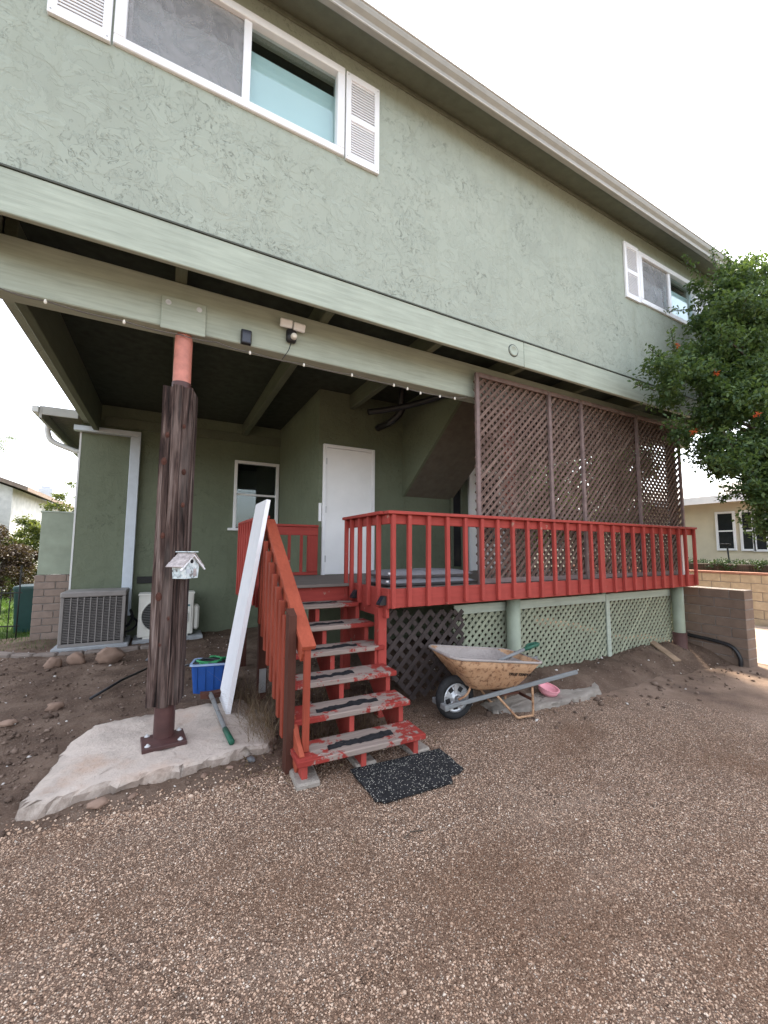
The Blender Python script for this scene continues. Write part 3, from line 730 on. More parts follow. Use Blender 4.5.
# lower floor walls
XJ, YD, YW = 2.0, 5.9, 8.4
LW = (1.11, 1.985, 2.0, 3.35)
holed_wall('lower_wall', -1.39, XJ, -0.1, 4.10, YW, 0.15, [(LW[0]+0.03, LW[1]-0.03, LW[2]+0.03, LW[3]-0.03)], 'stucco_shaded', house)
box('lower_wall', (-1.39, -1.24), (YW+0.15, YB), (-0.1, 4.0), 'stucco_shaded', house, 0)
box('lower_wall', (XJ, XJ+0.15), (YD, YW+0.15), (-0.1, 4.10), 'stucco_shaded', house, 0)
box('lower_wall', (XJ+0.15, 6.6), (YD, YD+0.15), (-0.1, 4.10), 'stucco_shaded', house, 0)
box('lower_wall', (6.45, 6.6), (YD+0.15, YB), (-0.1, 4.10), 'stucco_shaded', house, 0)
box('corner_bead', (-1.398, -1.372), (8.393, 8.42), (0.3, 3.6), 'gutter_lip', house, 0.002)
box('wall_plate', (-1.06, XJ), (8.36, 8.398), (3.72, 3.90), 'trim_y', house, 0.004)
# window beside the deck
x0, x1, z0, z1 = LW
V, F_ = join([bar_geo(a, b, 0.07, 0.055, up, 0.004) for a, b, up in [((x0, YW-0.015, z1-0.0275), (x1, YW-0.015, z1-0.0275), (0,0,1)), ((x0+0.0275, YW-0.015, z0), (x0+0.0275, YW-0.015, z1-0.055), (1,0,0)), ((x1-0.0275, YW-0.015, z0), (x1-0.0275, YW-0.015, z1-0.055), (1,0,0))]])
win = mk('window', V, F_, 'white', house)
box('sill', (x0-0.09, x1+0.0), (YW-0.075, YW+0.02), (z0-0.05, z0), 'white', win, 0.006)
box('sash_rail', (x0+0.055, x1-0.055), (YW+0.0, YW+0.035), (2.655, 2.695), 'white', win, 0.004)
box('sash_rail', (x0+0.055, x1-0.055), (YW+0.0, YW+0.035), (z0, z0+0.04), 'white', win, 0.004)
box('pane', (x0+0.055, x1-0.055), (YW+0.012, YW+0.016), (z0+0.04, 2.655), 'glass', win, 0)
box('pane', (x0+0.055, x1-0.055), (YW+0.026, YW+0.030), (2.695, z1-0.055), 'glass', win, 0)
box('dark_backing', (x0-0.7, x1+0.75), (YW+0.30, YW+0.31), (z0-0.5, z1+0.6), 'dark_room', win, 0)  # added dark sheet: stands for the dim room, blocks sky showing through
# white door on the deck
door = box('door', (2.115, 2.90), (YD-0.030, YD-0.004), (1.215, 3.17), 'white_door', house, 0.004)
for a, b in [((2.065, 2.113), (1.205, 3.225)), ((2.902, 2.95), (1.205, 3.225))]:
    box('door_jamb', a, (YD-0.05, YD-0.002), b, 'white', door, 0.004)
box('door_head', (2.113, 2.902), (YD-0.05, YD-0.002), (3.173, 3.225), 'white', door, 0.004)
v, f = lathe_geo([(0.001,-0.085),(0.022,-0.08),(0.03,-0.065),(0.02,-0.045),(0.01,-0.04),(0.01,-0.03)], 14, (2.845, YD, 2.12), 'y'); mk('door_knob', v, f, 'brass', door, True)
for hz_ in (1.45, 2.2, 2.95): box('hinge', (2.107, 2.121), (YD-0.056, YD-0.051), (hz_-0.05, hz_+0.05), 'steel', door, 0.001)
box('wall_switch', (2.012, 2.055), (YD-0.02, YD-0.002), (2.02, 2.30), 'white', house, 0.004)
# underside of the indoor stair that cuts into the porch
sx0, sx1 = 3.50, 6.2
prism('stair_side', [(sx0, YD-0.002, 2.49), (sx0, YD-0.002, 4.10), (sx0, 4.15, 4.10), (sx0, 4.15, 3.80)], (0.05, 0, 0), 'stucco_shaded', house)
prism('stair_soffit', [(sx0+0.05, YD-0.002, 2.50), (sx0+0.05, 4.15, 3.81), (sx0+0.05, 4.15, 3.88), (sx0+0.05, YD-0.002, 2.57)], (1.0, 0, 0), 'stair_soffit', house)
# glazed white door further along the deck
gd = thing_parent = box('screen_door', (4.98, 5.78), (YD-0.035, YD-0.004), (1.215, 3.15), 'white_door', house, 0.004)
box('door_pane', (5.10, 5.66), (YD-0.040, YD-0.036), (1.75, 3.02), 'window_dark', gd, 0)
for xx in ((4.92, 4.977), (5.783, 5.84)): box('door_jamb', xx, (YD-0.055, YD-0.003), (1.205, 3.21), 'white', gd, 0.004)
box('window_strip', (4.55, 4.72), (YD-0.03, YD-0.003), (1.3, 3.0), 'window_dark', house, 0)
for xx in ((4.49, 4.547), (4.723, 4.78)): box('jamb_strip', xx, (YD-0.05, YD-0.003), (1.21, 3.1), 'trim_y', house, 0.004)
# pipework under the porch ceiling
tube('drain_pipe', smooth_path([(2.7, 5.6, 3.75), (3.1, 5.2, 3.78), (3.42, 4.6, 3.82), (3.45, 4.0, 3.86)]), 0.05, 'black', house)
tube('drain_pipe', smooth_path([(3.0, 5.85, 3.6), (3.05, 5.45, 3.62), (3.12, 5.3, 3.75), (3.1, 5.25, 3.9), (3.1, 5.2, 4.1)]), 0.055, 'black', house)
# side eave of the low wing with its gutter
er = box('side_eave', (-1.86, -1.24), (8.15, 12.6), (3.80, 3.87), 'roof', house, 0.004)
box('fascia', (-1.90, -1.862), (8.13, 12.6), (3.66, 3.86), 'gutter', er, 0.004)
box('fascia', (-1.862, -1.395), (8.12, 8.15), (3.72, 3.86), 'gutter', er, 0.004)
box('gutter', (-1.99, -1.902), (8.10, 12.6), (3.74, 3.85), 'gutter_lip', er, 0.01)
tube('gutter_spout', smooth_path([(-1.94, 8.9, 3.76), (-1.94, 8.9, 3.62), (-1.86, 8.9, 3.46), (-1.55, 8.88, 3.33), (-1.45, 8.88, 3.28), (-1.44, 8.88, 3.0), (-1.44, 8.88, 2.2)]), 0.045, 'gutter_lip', er)
# flat metal line cover on the back wall
ds = box('line_cover', (-1.47, -0.50), (8.27, 8.395), (3.57, 3.66), 'downspout', house, 0.006)
box('line_cover', (-0.655, -0.50), (8.28, 8.395), (0.45, 3.57), 'downspout', house, 0.006)
vent = box('crawl_vent', (-0.44, -0.16), (8.37, 8.398), (0.98, 1.10), 'ac_dark', house, 0.002)
# round fitting on the trim band
v, f = lathe_geo([(0.001, 0.0), (0.030, 0.0), (0.045, -0.010), (0.060, -0.012), (0.066, -0.004), (0.066, 0.002)], 20, (3.428, YF-0.036, 3.893), 'y')
rf = mk('vent_fitting', v, f, 'trim', house, True)
v, f = lathe_geo([(0.066, 0.001), (0.072, -0.006), (0.076, 0.001)], 20, (3.428, YF-0.036, 3.893), 'y'); mk('fitting_ring', v, f, 'black', rf, True)

# ------------------------------------------------------------------ concrete pier slab and the timber-clad post
def blob_slab(name, poly, z0, z1, mat, label, cat, seed=0, n_sub=9, jit=0.03):
    P_ = []
    for (a, b), (c, d) in zip(poly, poly[1:]+poly[:1]):
        L = math.hypot(c-a, d-b); m = max(2, int(L/0.035))
        for k in range(m):
            t = k/m; x = a+(c-a)*t; y = b+(d-b)*t
            P_.append((x+jit*vnoise(x, y, 5, seed)+0.016*vnoise(x, y, 24, seed+1), y+jit*vnoise(x, y, 5, seed+9)+0.016*vnoise(x, y, 24, seed+3)))
    cx = sum(p[0] for p in P_)/len(P_); cy = sum(p[1] for p in P_)/len(P_)
    n = len(P_); V, F = [], []
    rings = [(1.05, z0), (1.02, z0+(z1-z0)*0.45), (1.0, z0+(z1-z0)*0.85), (0.975, z1)] + [(0.975*(1-k/8), z1) for k in range(1, 8)]
    for q, (s_, z) in enumerate(rings):
        for (x, y) in P_:
            xx, yy = cx+(x-cx)*s_, cy+(y-cy)*s_
            jj = 0.045 if 0 < q < 3 else (0.006 if q == 3 else 0.004)
            xx += (jj*vnoise(x, y, 22, seed+q) if q < 3 else 0); yy += (jj*vnoise(x, y, 22, seed+q+4) if q < 3 else 0)
            V.append((xx, yy, z + (0.012*vnoise(xx, yy, 5, seed)+0.007*vnoise(xx, yy, 17, seed+2) if q >= 3 else 0.01*vnoise(x, y, 18, seed+q))))
    for q in range(len(rings)-1):
        for i in range(n): F.append([q*n+i, q*n+(i+1)%n, (q+1)*n+(i+1)%n, (q+1)*n+i])
    V.append((cx, cy, z1)); top = len(V)-1; b = (len(rings)-1)*n
    for i in range(n): F.append([b+i, b+(i+1)%n, top])
    F.append(list(range(n-1, -1, -1)))
    o = mk(name, V, F, mat, None, True); tag(o, label, cat); return o
SLZ = 0.10
blob_slab('concrete_slab', [(-0.70,3.22),(-0.45,3.20),(0.10,3.28),(0.55,3.30),(0.80,3.32),(0.86,3.55),(0.83,4.05),(0.72,4.42),(0.40,4.40),(0.0,4.36),(-0.30,4.38),(-0.48,4.34),(-0.60,4.0),(-0.66,3.5)], -0.06, SLZ, 'slab', 'rough pale concrete slab under the timber clad post', 'slab', 3)

PX0, PY0 = 0.045, 3.77
post = thing('support_post', 'tall weathered timber clad post on a steel base plate', 'post', (PX0, PY0, SLZ))
TP = Matrix.Translation((PX0, PY0, 0)) @ Matrix.Rotation(math.radians(-14), 4, 'Z')
def plank_rough(name, x0, x1, y0, y1, z0, z1, seed, parent, T, mat='oldwood', amp=0.0035):
    nz_ = 40; V, F = [], []
    prof = [(x0,y0),((x0*2+x1)/3,y0),((x0+x1*2)/3,y0),(x1,y0),(x1,y1),(x0,y1)]; n = len(prof)
    for k in range(nz_+1):
        z = z0+(z1-z0)*k/nz_
        for i, (x, y) in enumerate(prof):
            V.append((x+amp*vnoise(z*1.3, i*3.1, 1.6, seed), y+amp*vnoise(z*1.3, i*2.7+9, 1.6, seed+5), z + (0.006*vnoise(i*5, k, 1, seed) if k in (0, nz_) else 0)))
    for k in range(nz_):
        for i in range(n): F.append([k*n+i, k*n+(i+1)%n, (k+1)*n+(i+1)%n, (k+1)*n+i])
    F.append(list(range(n))); F.append([nz_*n+i for i in range(n)][::-1])
    return mk(name, V, F, mat, parent, T=T)
w = 0.112
plank_rough('plank', -w, -0.036, -w, -w+0.042, 0.385, 2.93, 1, post, TP)
plank_rough('plank', -0.034, 0.040, -w-0.006, -w+0.040, 0.375, 2.945, 2, post, TP)
plank_rough('plank', 0.042, w, -w+0.003, -w+0.042, 0.390, 2.93, 3, post, TP)
plank_rough('plank', w-0.04, w+0.004, -w+0.044, 0.01, 0.385, 2.92, 4, post, TP)
plank_rough('plank', w-0.04, w, 0.012, w, 0.385, 2.925, 5, post, TP)
plank_rough('plank', -w-0.003, -w+0.04, -w+0.044, 0.012, 0.385, 2.93, 6, post, TP)
plank_rough('plank', -w, -w+0.04, 0.014, w, 0.385, 2.92, 7, post, TP)
plank_rough('plank', -w+0.042, w-0.042, w-0.04, w, 0.385, 2.93, 8, post, TP)
# knots on the front boards
for (kx, kz, rr) in [(-0.06,2.52,0.016),(-0.075,2.30,0.020),(0.075,2.22,0.015),(-0.055,1.70,0.016),(0.08,1.95,0.012),(-0.06,1.22,0.022),(0.02,1.05,0.016),(-0.03,0.85,0.014),(0.06,2.6,0.011)]:
    v, f = lathe_geo([(0.001,-0.010),(rr*0.45,-0.009),(rr*0.6,-0.004),(rr*0.8,-0.008),(rr,-0.002),(rr*1.2,0.004)], 10, (0,0,0), 'y')
    S = Matrix.Translation((kx, -w, kz)) @ Matrix.Diagonal((1,1,1.5,1))
    mk('knot', v, f, 'rust', post, True, TP @ S)
v, f = lathe_geo([(0.075, SLZ+0.018), (0.075, 3.0)], 28, (PX0, PY0, 0)); mk('steel_pipe', v, f, 'maroon', post, True)
v, f = lathe_geo([(0.070, 2.90), (0.070, 3.36), (0.066, 3.42), (0.05, 3.44)], 28, (PX0, PY0-0.0, 0)); mk('painted_pipe', v, f, 'salmon', post, True)
v, f = obox_geo((0.30, 0.255, 0.03), 0.003)
bp = mk('base_plate', v, f, 'maroon', post, False, Matrix.Translation((PX0, PY0-0.07, SLZ+0.015)) @ Matrix.Rotation(math.radians(5), 4, 'Z'))
def bolt(parent, c, axis, r=0.014, T=None):
    v, f = join([lathe_geo([(0.001, 0.016), (r*0.55, 0.016), (r*0.55, 0.008), (r, 0.008), (r, 0.0)], 6), lathe_geo([(r*1.4, 0.002), (r*1.4, -0.002)], 12), lathe_geo([(0.001, 0.002), (r*1.4, 0.002)], 12)])
    R = {'z': Matrix.Identity(4), '-y': Matrix.Rotation(PI/2, 4, 'X')}[axis]
    return mk('bolt', v, f, 'bolt', parent, False, Matrix.Translation(c) @ R)
for dx, dy in ((-0.105,-0.16),(0.115,-0.14),(-0.115,0.03),(0.11,0.045)): bolt(bp, (PX0+dx, PY0+dy, SLZ+0.031), 'z')
pl = box('bracket_plate', (-0.135, 0.205), (3.676, 3.699), (3.415, 3.70), 'trim', post, 0.004)
for dx in (-0.085, 0.15): bolt(pl, (dx, 3.675, 3.645), '-y', 0.016)

# sage columns carrying the beam
def column(x, y, zb, label, paint_mat, zmid):
    c = thing('column', label, 'column', (x, y, zb), 'round columns under the beam')
    v, f = lathe_geo([(0.082, zmid), (0.082, 1.172), (0.001, 1.174)], 24, (x, y, 0)); mk('shaft', v, f, paint_mat, c, True)
    v, f = lathe_geo([(0.098, zb-0.15), (0.098, zmid), (0.08, zmid+0.004)], 24, (x, y, 0)); mk('base_sleeve', v, f, 'brown_base', c, True)
    return c
column(3.67, 3.60, 0.05, 'round sage green column under the deck, behind the wheelbarrow', 'sage_paint', 0.12)
column(7.27, 3.60, -0.05, 'round sage green column with brown base under the deck, beside the block wall', 'sage_paint', 0.30)
for xx, mt_, lab in ((3.85, 'salmon', 'salmon painted pipe post behind the brown lattice screen'), (7.68, 'sage_paint', 'sage pipe post at the end of the brown lattice screen')):
    v, f = lathe_geo([(0.001, -0.1), (0.07, -0.1), (0.07, 3.445), (0.001, 3.445)], 22, (xx, 3.785, 0)); o = mk('pipe_post', v, f, mt_, None, True); tag(o, lab, 'post', 'pipe posts carrying the beam')

# ------------------------------------------------------------------ deck
ZD = 1.21
deck = thing('deck', 'raised red painted timber deck with baluster railing', 'deck', (4.4, 4.7, 0))
y = 3.445
while y < YD-0.02:
    yb_ = min(y+0.138, YD-0.004)
    xl = 1.90 if yb_ < 4.36 else 0.93
    x = xl
    box('deck_board', (xl, 7.40), (y, yb_), (ZD-0.032, ZD), 'deckboard', deck, 0.004)
    y += 0.144
for yy in (4.0, 4.7, 5.4): box('joist', (1.9, 7.38), (yy, yy+0.04), (1.03, ZD-0.034), 'red', deck, 0)
box('rim_board', (1.862, 7.44), (3.400, 3.440), (1.040, 1.222), 'red', deck, 0.004)
box('rim_board', (1.862, 1.898), (3.442, 4.36), (0.945, 1.222), 'red_y', deck, 0.004)
box('rim_board', (0.93, 1.86), (4.362, 4.400), (1.00, 1.205), 'red', deck, 0.004)
box('rim_board', (0.892, 0.928), (4.362, YD-0.004), (1.00, 1.222), 'red_y', deck, 0.004)
box('rim_board', (7.402, 7.440), (3.442, YD-0.004), (1.04, 1.222), 'red_y', deck, 0.004)
# front railing
RT = 1.968
box('cap_rail', (1.835, 7.455), (3.345, 3.455), (RT-0.032, RT), 'red', deck, 0.005)
box('top_rail', (1.862, 7.44), (3.400, 3.438), (RT-0.125, RT-0.033), 'red', deck, 0.004)
BX = [1.904,2.083,2.311,2.543,2.779,3.006,3.232,3.463,3.697,3.912,4.147,4.384,4.614,4.843,5.048,5.314,5.535,5.768,6.019,6.249,6.474,6.706,6.948,7.141,7.406]
for i, bx in enumerate(BX):
    hw = 0.021 if i != 14 else 0.045
    jt = Matrix.Translation((bx, 3.37, 1.9)) @ Matrix.Rotation(random.gauss(0, 0.005), 4, 'Y') @ Matrix.Rotation(random.uniform(0, 0.003), 4, 'X') @ Matrix.Translation((-bx, -3.37, -1.9))
    box('baluster', (bx-hw, bx+hw), (3.358, 3.399), (1.052+random.uniform(-0.014,0.014), RT-0.033), 'red_z', deck, 0.004, jt)
# left return of the railing along the stair
box('cap_rail', (1.80, 1.905), (3.456, 4.42), (RT-0.032, RT), 'red_y', deck, 0.005)
box('top_rail', (1.862, 1.898), (3.44, 4.40), (RT-0.125, RT-0.033), 'red_y', deck, 0.004)
for by in (4.375, 4.218, 4.002, 3.784, 3.562): box('baluster', (1.820, 1.861), (by-0.021, by+0.021), (1.03, RT-0.033), 'red_z', deck, 0.004)
# railing round the small landing on the left
box('cap_rail', (0.855, 0.965), (4.42, 5.89), (RT-0.045, RT-0.013), 'red_y', deck, 0.005)
box('top_rail', (0.892, 0.928), (4.42, 5.86), (RT-0.135, RT-0.046), 'red_y', deck, 0.004)
for k in range(9): box('baluster', (0.850, 0.891), (4.46+0.17*k, 4.501+0.17*k), (0.98, RT-0.046), 'red_z', deck, 0.004)
box('cap_rail', (0.967, 1.99), (5.80, 5.89), (RT-0.045, RT-0.013), 'red', deck, 0.005)
box('top_rail', (0.93, 1.99), (5.825, 5.862), (RT-0.17, RT-0.046), 'red', deck, 0.004)
box('bottom_rail', (0.93, 1.99), (5.825, 5.862), (ZD+0.005, ZD+0.05), 'red', deck, 0.004)
for bx in (1.12, 1.35, 1.56, 1.74): box('baluster', (bx-0.02, bx+0.02), (5.826, 5.861), (ZD+0.05, RT-0.17), 'red_z', deck, 0.004)
box('rail_post', (1.83, 1.985), (5.815, 5.87), (ZD+0.051, RT-0.171), 'red_z', deck, 0.004)
# deck legs
for (px_, py_, mt) in [(1.81, 4.30, 'red_z'), (1.86, 3.55, 'red_z'), (0.935, 4.46, 'brown_post'), (0.935, 5.7, 'brown_post'), (5.6, 3.78, 'sage_paint')]:
    o = box('leg', (px_-0.045, px_+0.045), (py_-0.045, py_+0.045), (-0.08, 1.04), mt, deck, 0.004)
box('post_bracket', (0.90, 0.97), (4.405, 4.413), (0.12, 0.36), 'steel', deck, 0.002)
# wedge shaped lights on the side rim
def step_light(y, label):
    t = thing('step_light', label, 'light', (1.84, y, 1.08), 'black step lights on the deck side')
    prism('housing', [(1.861, y-0.04, 1.07), (1.861, y-0.04, 1.155), (1.835, y-0.04, 1.150), (1.79, y-0.04, 1.085), (1.79, y-0.04, 1.07)], (0, 0.08, 0), 'black', t)
    v, f = bar_geo((1.8135, y-0.034, 1.119), (1.8135, y+0.034, 1.119), 0.07, 0.004, (-0.82, 0, 0.57), 0); mk('solar_cell', v, f, 'solar', t)
step_light(4.11, 'small black wedge light on the deck side by the top steps'); step_light(3.47, 'small black wedge light on the deck side at its front corner')

# ------------------------------------------------------------------ stairs
NT, RISE, RUN, Y0S = 6, 0.173, 0.243, 2.765
st = thing('stairs', 'worn red wooden stairs with six treads and one sloping handrail', 'stairs', (1.36, 3.4, 0))
SX0, SX1 = 0.865, 1.872
TS = Matrix.Translation((1.36, 3.5, 0)) @ Matrix.Rotation(math.radians(-2.0), 4, 'Z') @ Matrix.Translation((-1.36, -3.5, 0))
for i in range(NT):
    yf, zt = Y0S+RUN*i, RISE*(i+1)
    xr = SX1 if i < 5 else 1.80
    tr = box('tread', (SX0, xr), (yf, yf+0.285), (zt-0.042, zt), 'tread', st, 0.006, TS)
    # worn strip of grip tape
    c0 = 1.36 + random.uniform(-0.08, 0.02); L = random.uniform(0.20, 0.27); pts = []
    for k in range(29):
        t = k/28; pts.append((c0-L+2*L*t, yf+0.075+0.030*vnoise(t*7, i, 1, 3)+0.02*t, zt+0.0005))
    top = [(p[0]+0.01, p[1]+0.085+0.035*vnoise(p[0]*12, i+4, 1, 8), p[2]) for p in reversed(pts)]
    prism('grip_strip', pts+top, (0, 0, 0.003), 'grip', tr, TS)
def stringer(x0, x1):
    P_ = []
    for i in range(NT):
        yf, zt = Y0S+RUN*i, RISE*(i+1)-0.043
        P_ += [(x0, yf+0.045, zt-RISE+(0.043 if i == 0 else 0)), (x0, yf+0.045, zt)]
    yl = Y0S+RUN*NT+0.06
    P_ += [(x0, yl, RISE*NT-0.043), (x0, yl, RISE*NT-0.32), (x0, Y0S+0.045+0.34, 0.0)]
    P_[0] = (x0, Y0S+0.045, 0.0)
    prism('stringer', P_, (x1-x0, 0, 0), 'red_z', st, TS)
for a in (0.905, 1.345, 1.785): stringer(a, a+0.04)
# lower ends of the stringers stand on concrete blocks
for k, (bx, by, lab) in enumerate([(0.925, 2.90, 'pale concrete footing block under the stair foot by the dark newel post'), (1.375, 2.95, 'pale concrete footing block under the middle of the bottom stair'), (1.83, 2.93, 'pale concrete footing block under the stair foot by the wheelbarrow')]):
    v, f = obox_geo((0.17, 0.26, 0.09), 0.012)
    v = [q + Vector((0.008*vnoise(q.x*9, q.y*9, 3, k), 0.008*vnoise(q.y*9, q.z*9, 3, k), 0)) for q in v]
    o = mk('footing_block', v, f, 'footing', None, False, Matrix.Translation((bx, by, -0.012)) @ Matrix.Rotation(0.08*(k-1), 4, 'Z')); tag(o, lab, 'block', 'stair footing blocks')
# handrail: flat board on edge posts
slope = RISE/RUN
hz0, hy0 = 0.895, 2.86
def hrz(y): return hz0 + slope*(y-hy0)
bar('handrail', (0.925, hy0, hz0), (0.925, 4.26, hrz(4.26)), 0.105, 0.038, 'red_new', st, (0,0,1), 0.004)
bar('under_rail', (0.905, hy0+0.06, hz0-0.075), (0.905, 4.26, hrz(4.26)-0.12), 0.036, 0.085, 'red_new', st, (0,0,1), 0.004)
for k in range(9):
    yy = 3.07+0.138*k
    zt = hrz(yy)-0.06; zb = slope*(yy-Y0S) - 0.10
    box('baluster', (0.826, 0.866), (yy-0.034, yy+0.034), (max(zb-0.04, 0.03) if k else 0.16, zt), 'red_new_z', st, 0.004)
box('baluster', (0.905, 0.95), (2.885, 2.925), (0.176, hrz(2.9)-0.03), 'red_new_z', st, 0.004)
bar('stringer_board', (0.884, Y0S+0.12, 0.10), (0.884, 4.34, 0.10+slope*(4.34-Y0S-0.12)), 0.034, 0.20, 'red_new', st, (0,0,1), 0.004)
# dark newel post, slanted top
prism('newel_post', [(0.815, 3.0, -0.06), (0.815, 3.0, 1.105), (0.815, 3.09, 1.15), (0.815, 3.09, -0.06)], (0.058, 0, 0), 'brown_post', st)

# ------------------------------------------------------------------ lattices
def clip_line(poly, p, d):
    """interval of the line p+t*d inside a convex polygon (2-D, counter-clockwise)"""
    t0, t1 = -1e9, 1e9
    for (a, b), (c, e) in zip(poly, poly[1:]+poly[:1]):
        nx, ny = -(e-b), c-a
        den = nx*d[0]+ny*d[1]; num = nx*(p[0]-a)+ny*(p[1]-b)
        if abs(den) < 1e-9:
            if num < 0: return None
        else:
            t = -num/den
            if den > 0: t0 = max(t0, t)
            else: t1 = min(t1, t)
    return (t0, t1) if t1-t0 > 0.03 else None
def lattice(parent, poly, y, mat, step, width, th=0.008, ang=45, dy=None):
    cx = sum(p[0] for p in poly)/len(poly); cz = sum(p[1] for p in poly)/len(poly)
    for s_, yy in ((1, y), (-1, y+th+(0.010 if mat == 'lattice' else 0.002))):
        a = math.radians(ang)*s_; d = (math.cos(a), math.sin(a)); nrm = (-d[1], d[0])
        perp = step*math.cos(a)
        for k in range(-80, 81):
            p = (cx+nrm[0]*perp*(k+0.3), cz+nrm[1]*perp*(k+0.3))
            r = clip_line(poly, p, d)
            if not r: continue
            A = (p[0]+d[0]*r[0], yy+th/2, p[1]+d[1]*r[0]); B = (p[0]+d[0]*r[1], yy+th/2, p[1]+d[1]*r[1])
            L = r[1]-r[0]
            v, f = obox_geo((L, width, th), 0.0)
            # slat mesh lies along local x so the grain runs with it
            me = bpy.data.meshes.new('slat'); me.from_pydata(v, [], f); me.materials.append(M[mat])
            o = bpy.data.objects.new('slat', me); COL.objects.link(o)
            c = (Vector(A)+Vector(B))/2
            o.parent = parent; o.location = c - BASE[parent.name]
            o.rotation_euler = Euler((PI/2, -a, 0), 'XYZ') if False else Matrix(((d[0], -d[1]*1, 0), (0, 0, -1), (d[1], d[0], 0))).to_euler()
scr = thing('lattice_screen', 'tall brown wooden lattice screen standing behind the deck railing', 'lattice screen', (5.37, 3.62, ZD))
SXS = [3.16, 4.40, 5.05, 6.37, 7.57]
for a, b in zip(SXS, SXS[1:]):
    lattice(scr, [(a, ZD+0.01), (b, ZD+0.01), (b, 3.69), (a, 3.69)], 3.612, 'lattice', 0.103, 0.037, 0.012)
for xs_ in SXS:
    box('stile', (xs_-0.024, xs_+0.024), (3.574, 3.610), (ZD, 3.70), 'lattice_frame', scr, 0.003)
for a, b in zip(SXS, SXS[1:]):
    box('head_rail', (a+0.027, b-0.027), (3.580, 3.608), (3.655, 3.71), 'lattice_frame', scr, 0.003)
    box('foot_rail', (a+0.027, b-0.027), (3.580, 3.608), (ZD+0.005, ZD+0.06), 'lattice_frame', scr, 0.003)
sk = thing('skirt_lattice', 'sage green lattice skirt under the deck', 'lattice', (5.2, 3.66, 0.1))
def skirt_bottom(x): return 0.10
for a, b in [(2.86, 3.70), (3.702, 5.56), (5.645, 7.30)]:
    lattice(sk, [(a, 0.08), (b, 0.07), (b, 0.90), (a, 0.90)], 3.70, 'green_lattice', 0.098, 0.036)
    box('head_rail', (a, b), (3.685, 3.699), (0.87, 0.975), 'trim', sk, 0.003)
box('stile', (5.562, 5.643), (3.68, 3.702), (0.06, 0.97), 'trim', sk, 0.003)
dl = thing('loose_lattice', 'loose dark brown lattice panel leaning between stairs and wheelbarrow', 'lattice', (2.4, 3.6, 0.03))
lattice(dl, [(1.905, 0.478), (2.297, 0.030), (2.558, 0.15), (2.822, 0.216), (2.925, 0.60), (2.925, 0.93), (1.924, 0.99), (1.908, 0.85)], 3.60, 'dark_lattice', 0.150, 0.046, 0.010)

# ------------------------------------------------------------------ pixel -> place (on a known surface only)
def ray(u, v): return _r2*((u-384)/FPX) - _u2*((v-512)/FPX) + _f
def on_z(u, v, z=0.0): d = ray(u, v); t = (z-CAMH)/d.z; return Vector((d.x*t, d.y*t, z))
def on_ground(u, v, dz=0.0):
    z = 0
    for _ in range(12): p = on_z(u, v, z+dz); z = gz(p.x)
    return p
def on_x(u, v, x): d = ray(u, v); t = x/d.x; return Vector((x, d.y*t, CAMH+d.z*t))

# ------------------------------------------------------------------ fittings on the beam
sc_ = thing('security_camera', 'black security camera with two small white lamp heads on the beam', 'camera', (0.95, 3.69, 3.58))
for k, dx in enumerate((-0.062, 0.062)):
    v, f = obox_geo((0.115, 0.035, 0.075), 0.008)
    mk('lamp_head', v, f, 'white', sc_, False, Matrix.Translation((0.955+dx, 3.645, 3.715-0.008*k)) @ Matrix.Rotation(0.35, 4, 'X') @ Matrix.Rotation(0.12*(1 if k else -1), 4, 'Z'))
v, f = obox_geo((0.095, 0.055, 0.13), 0.02); mk('body', v, f, 'black', sc_, True, Matrix.Translation((0.95, 3.672, 3.615)))
v, f = lathe_geo([(0.001,-0.045),(0.018,-0.042),(0.028,-0.028),(0.03,-0.01),(0.03,0.01)], 16, (0.965, 3.645, 3.60), 'y'); mk('lens', v, f, 'bulb', sc_, True)
tube('cable', smooth_path([(0.95, 3.67, 3.56), (0.93, 3.665, 3.48), (0.90, 3.66, 3.42), (0.87, 3.68, 3.37)]), 0.004, 'black', sc_, 6)
sp = thing('solar_panel', 'small black solar panel box on the beam beside the camera', 'solar panel', (0.54, 3.69, 3.44))
box('case', (0.497, 0.587), (3.655, 3.699), (3.435, 3.565), 'black', sp, 0.006); box('cell', (0.508, 0.576), (3.652, 3.656), (3.447, 3.553), 'solar', sp, 0)
sg = thing('string_lights', 'drooping wire of tiny bulbs strung under the porch beam', 'string lights', (0.8, 3.68, 3.36))
LP_ = [(-1.15,3.425),(-0.877,3.405),(-0.385,3.385),(0.013,3.380),(0.30,3.385),(0.581,3.362),(1.082,3.360),(1.586,3.366),(2.079,3.358),(2.686,3.348),(3.1,3.40)]
path = []
for (a, za), (b, zb) in zip(LP_, LP_[1:]):
    for k in range(5):
        t = k/5; path.append((a+(b-a)*t, 3.685, za+(zb-za)*t + 0.022*(1-4*(t-0.5)**2)*-0.6 + 0.012))
path.append((3.1, 3.685, 3.43)); tube('cord', path, 0.0045, 'copper_wire', sg, 6)
def bulb(x, z): 
    v, f = lathe_geo([(0.001,-0.017),(0.009,-0.013),(0.011,0.0),(0.008,0.012),(0.005,0.018)], 10, (x, 3.682, z+0.004)); mk('bulb', v, f, 'bulb', sg, True)
for x, z in LP_[1:3]+LP_[5:10]: bulb(x, z)
for x, z in ((2.25, 3.352), (2.42, 3.335), (2.9, 3.36)): bulb(x, z)

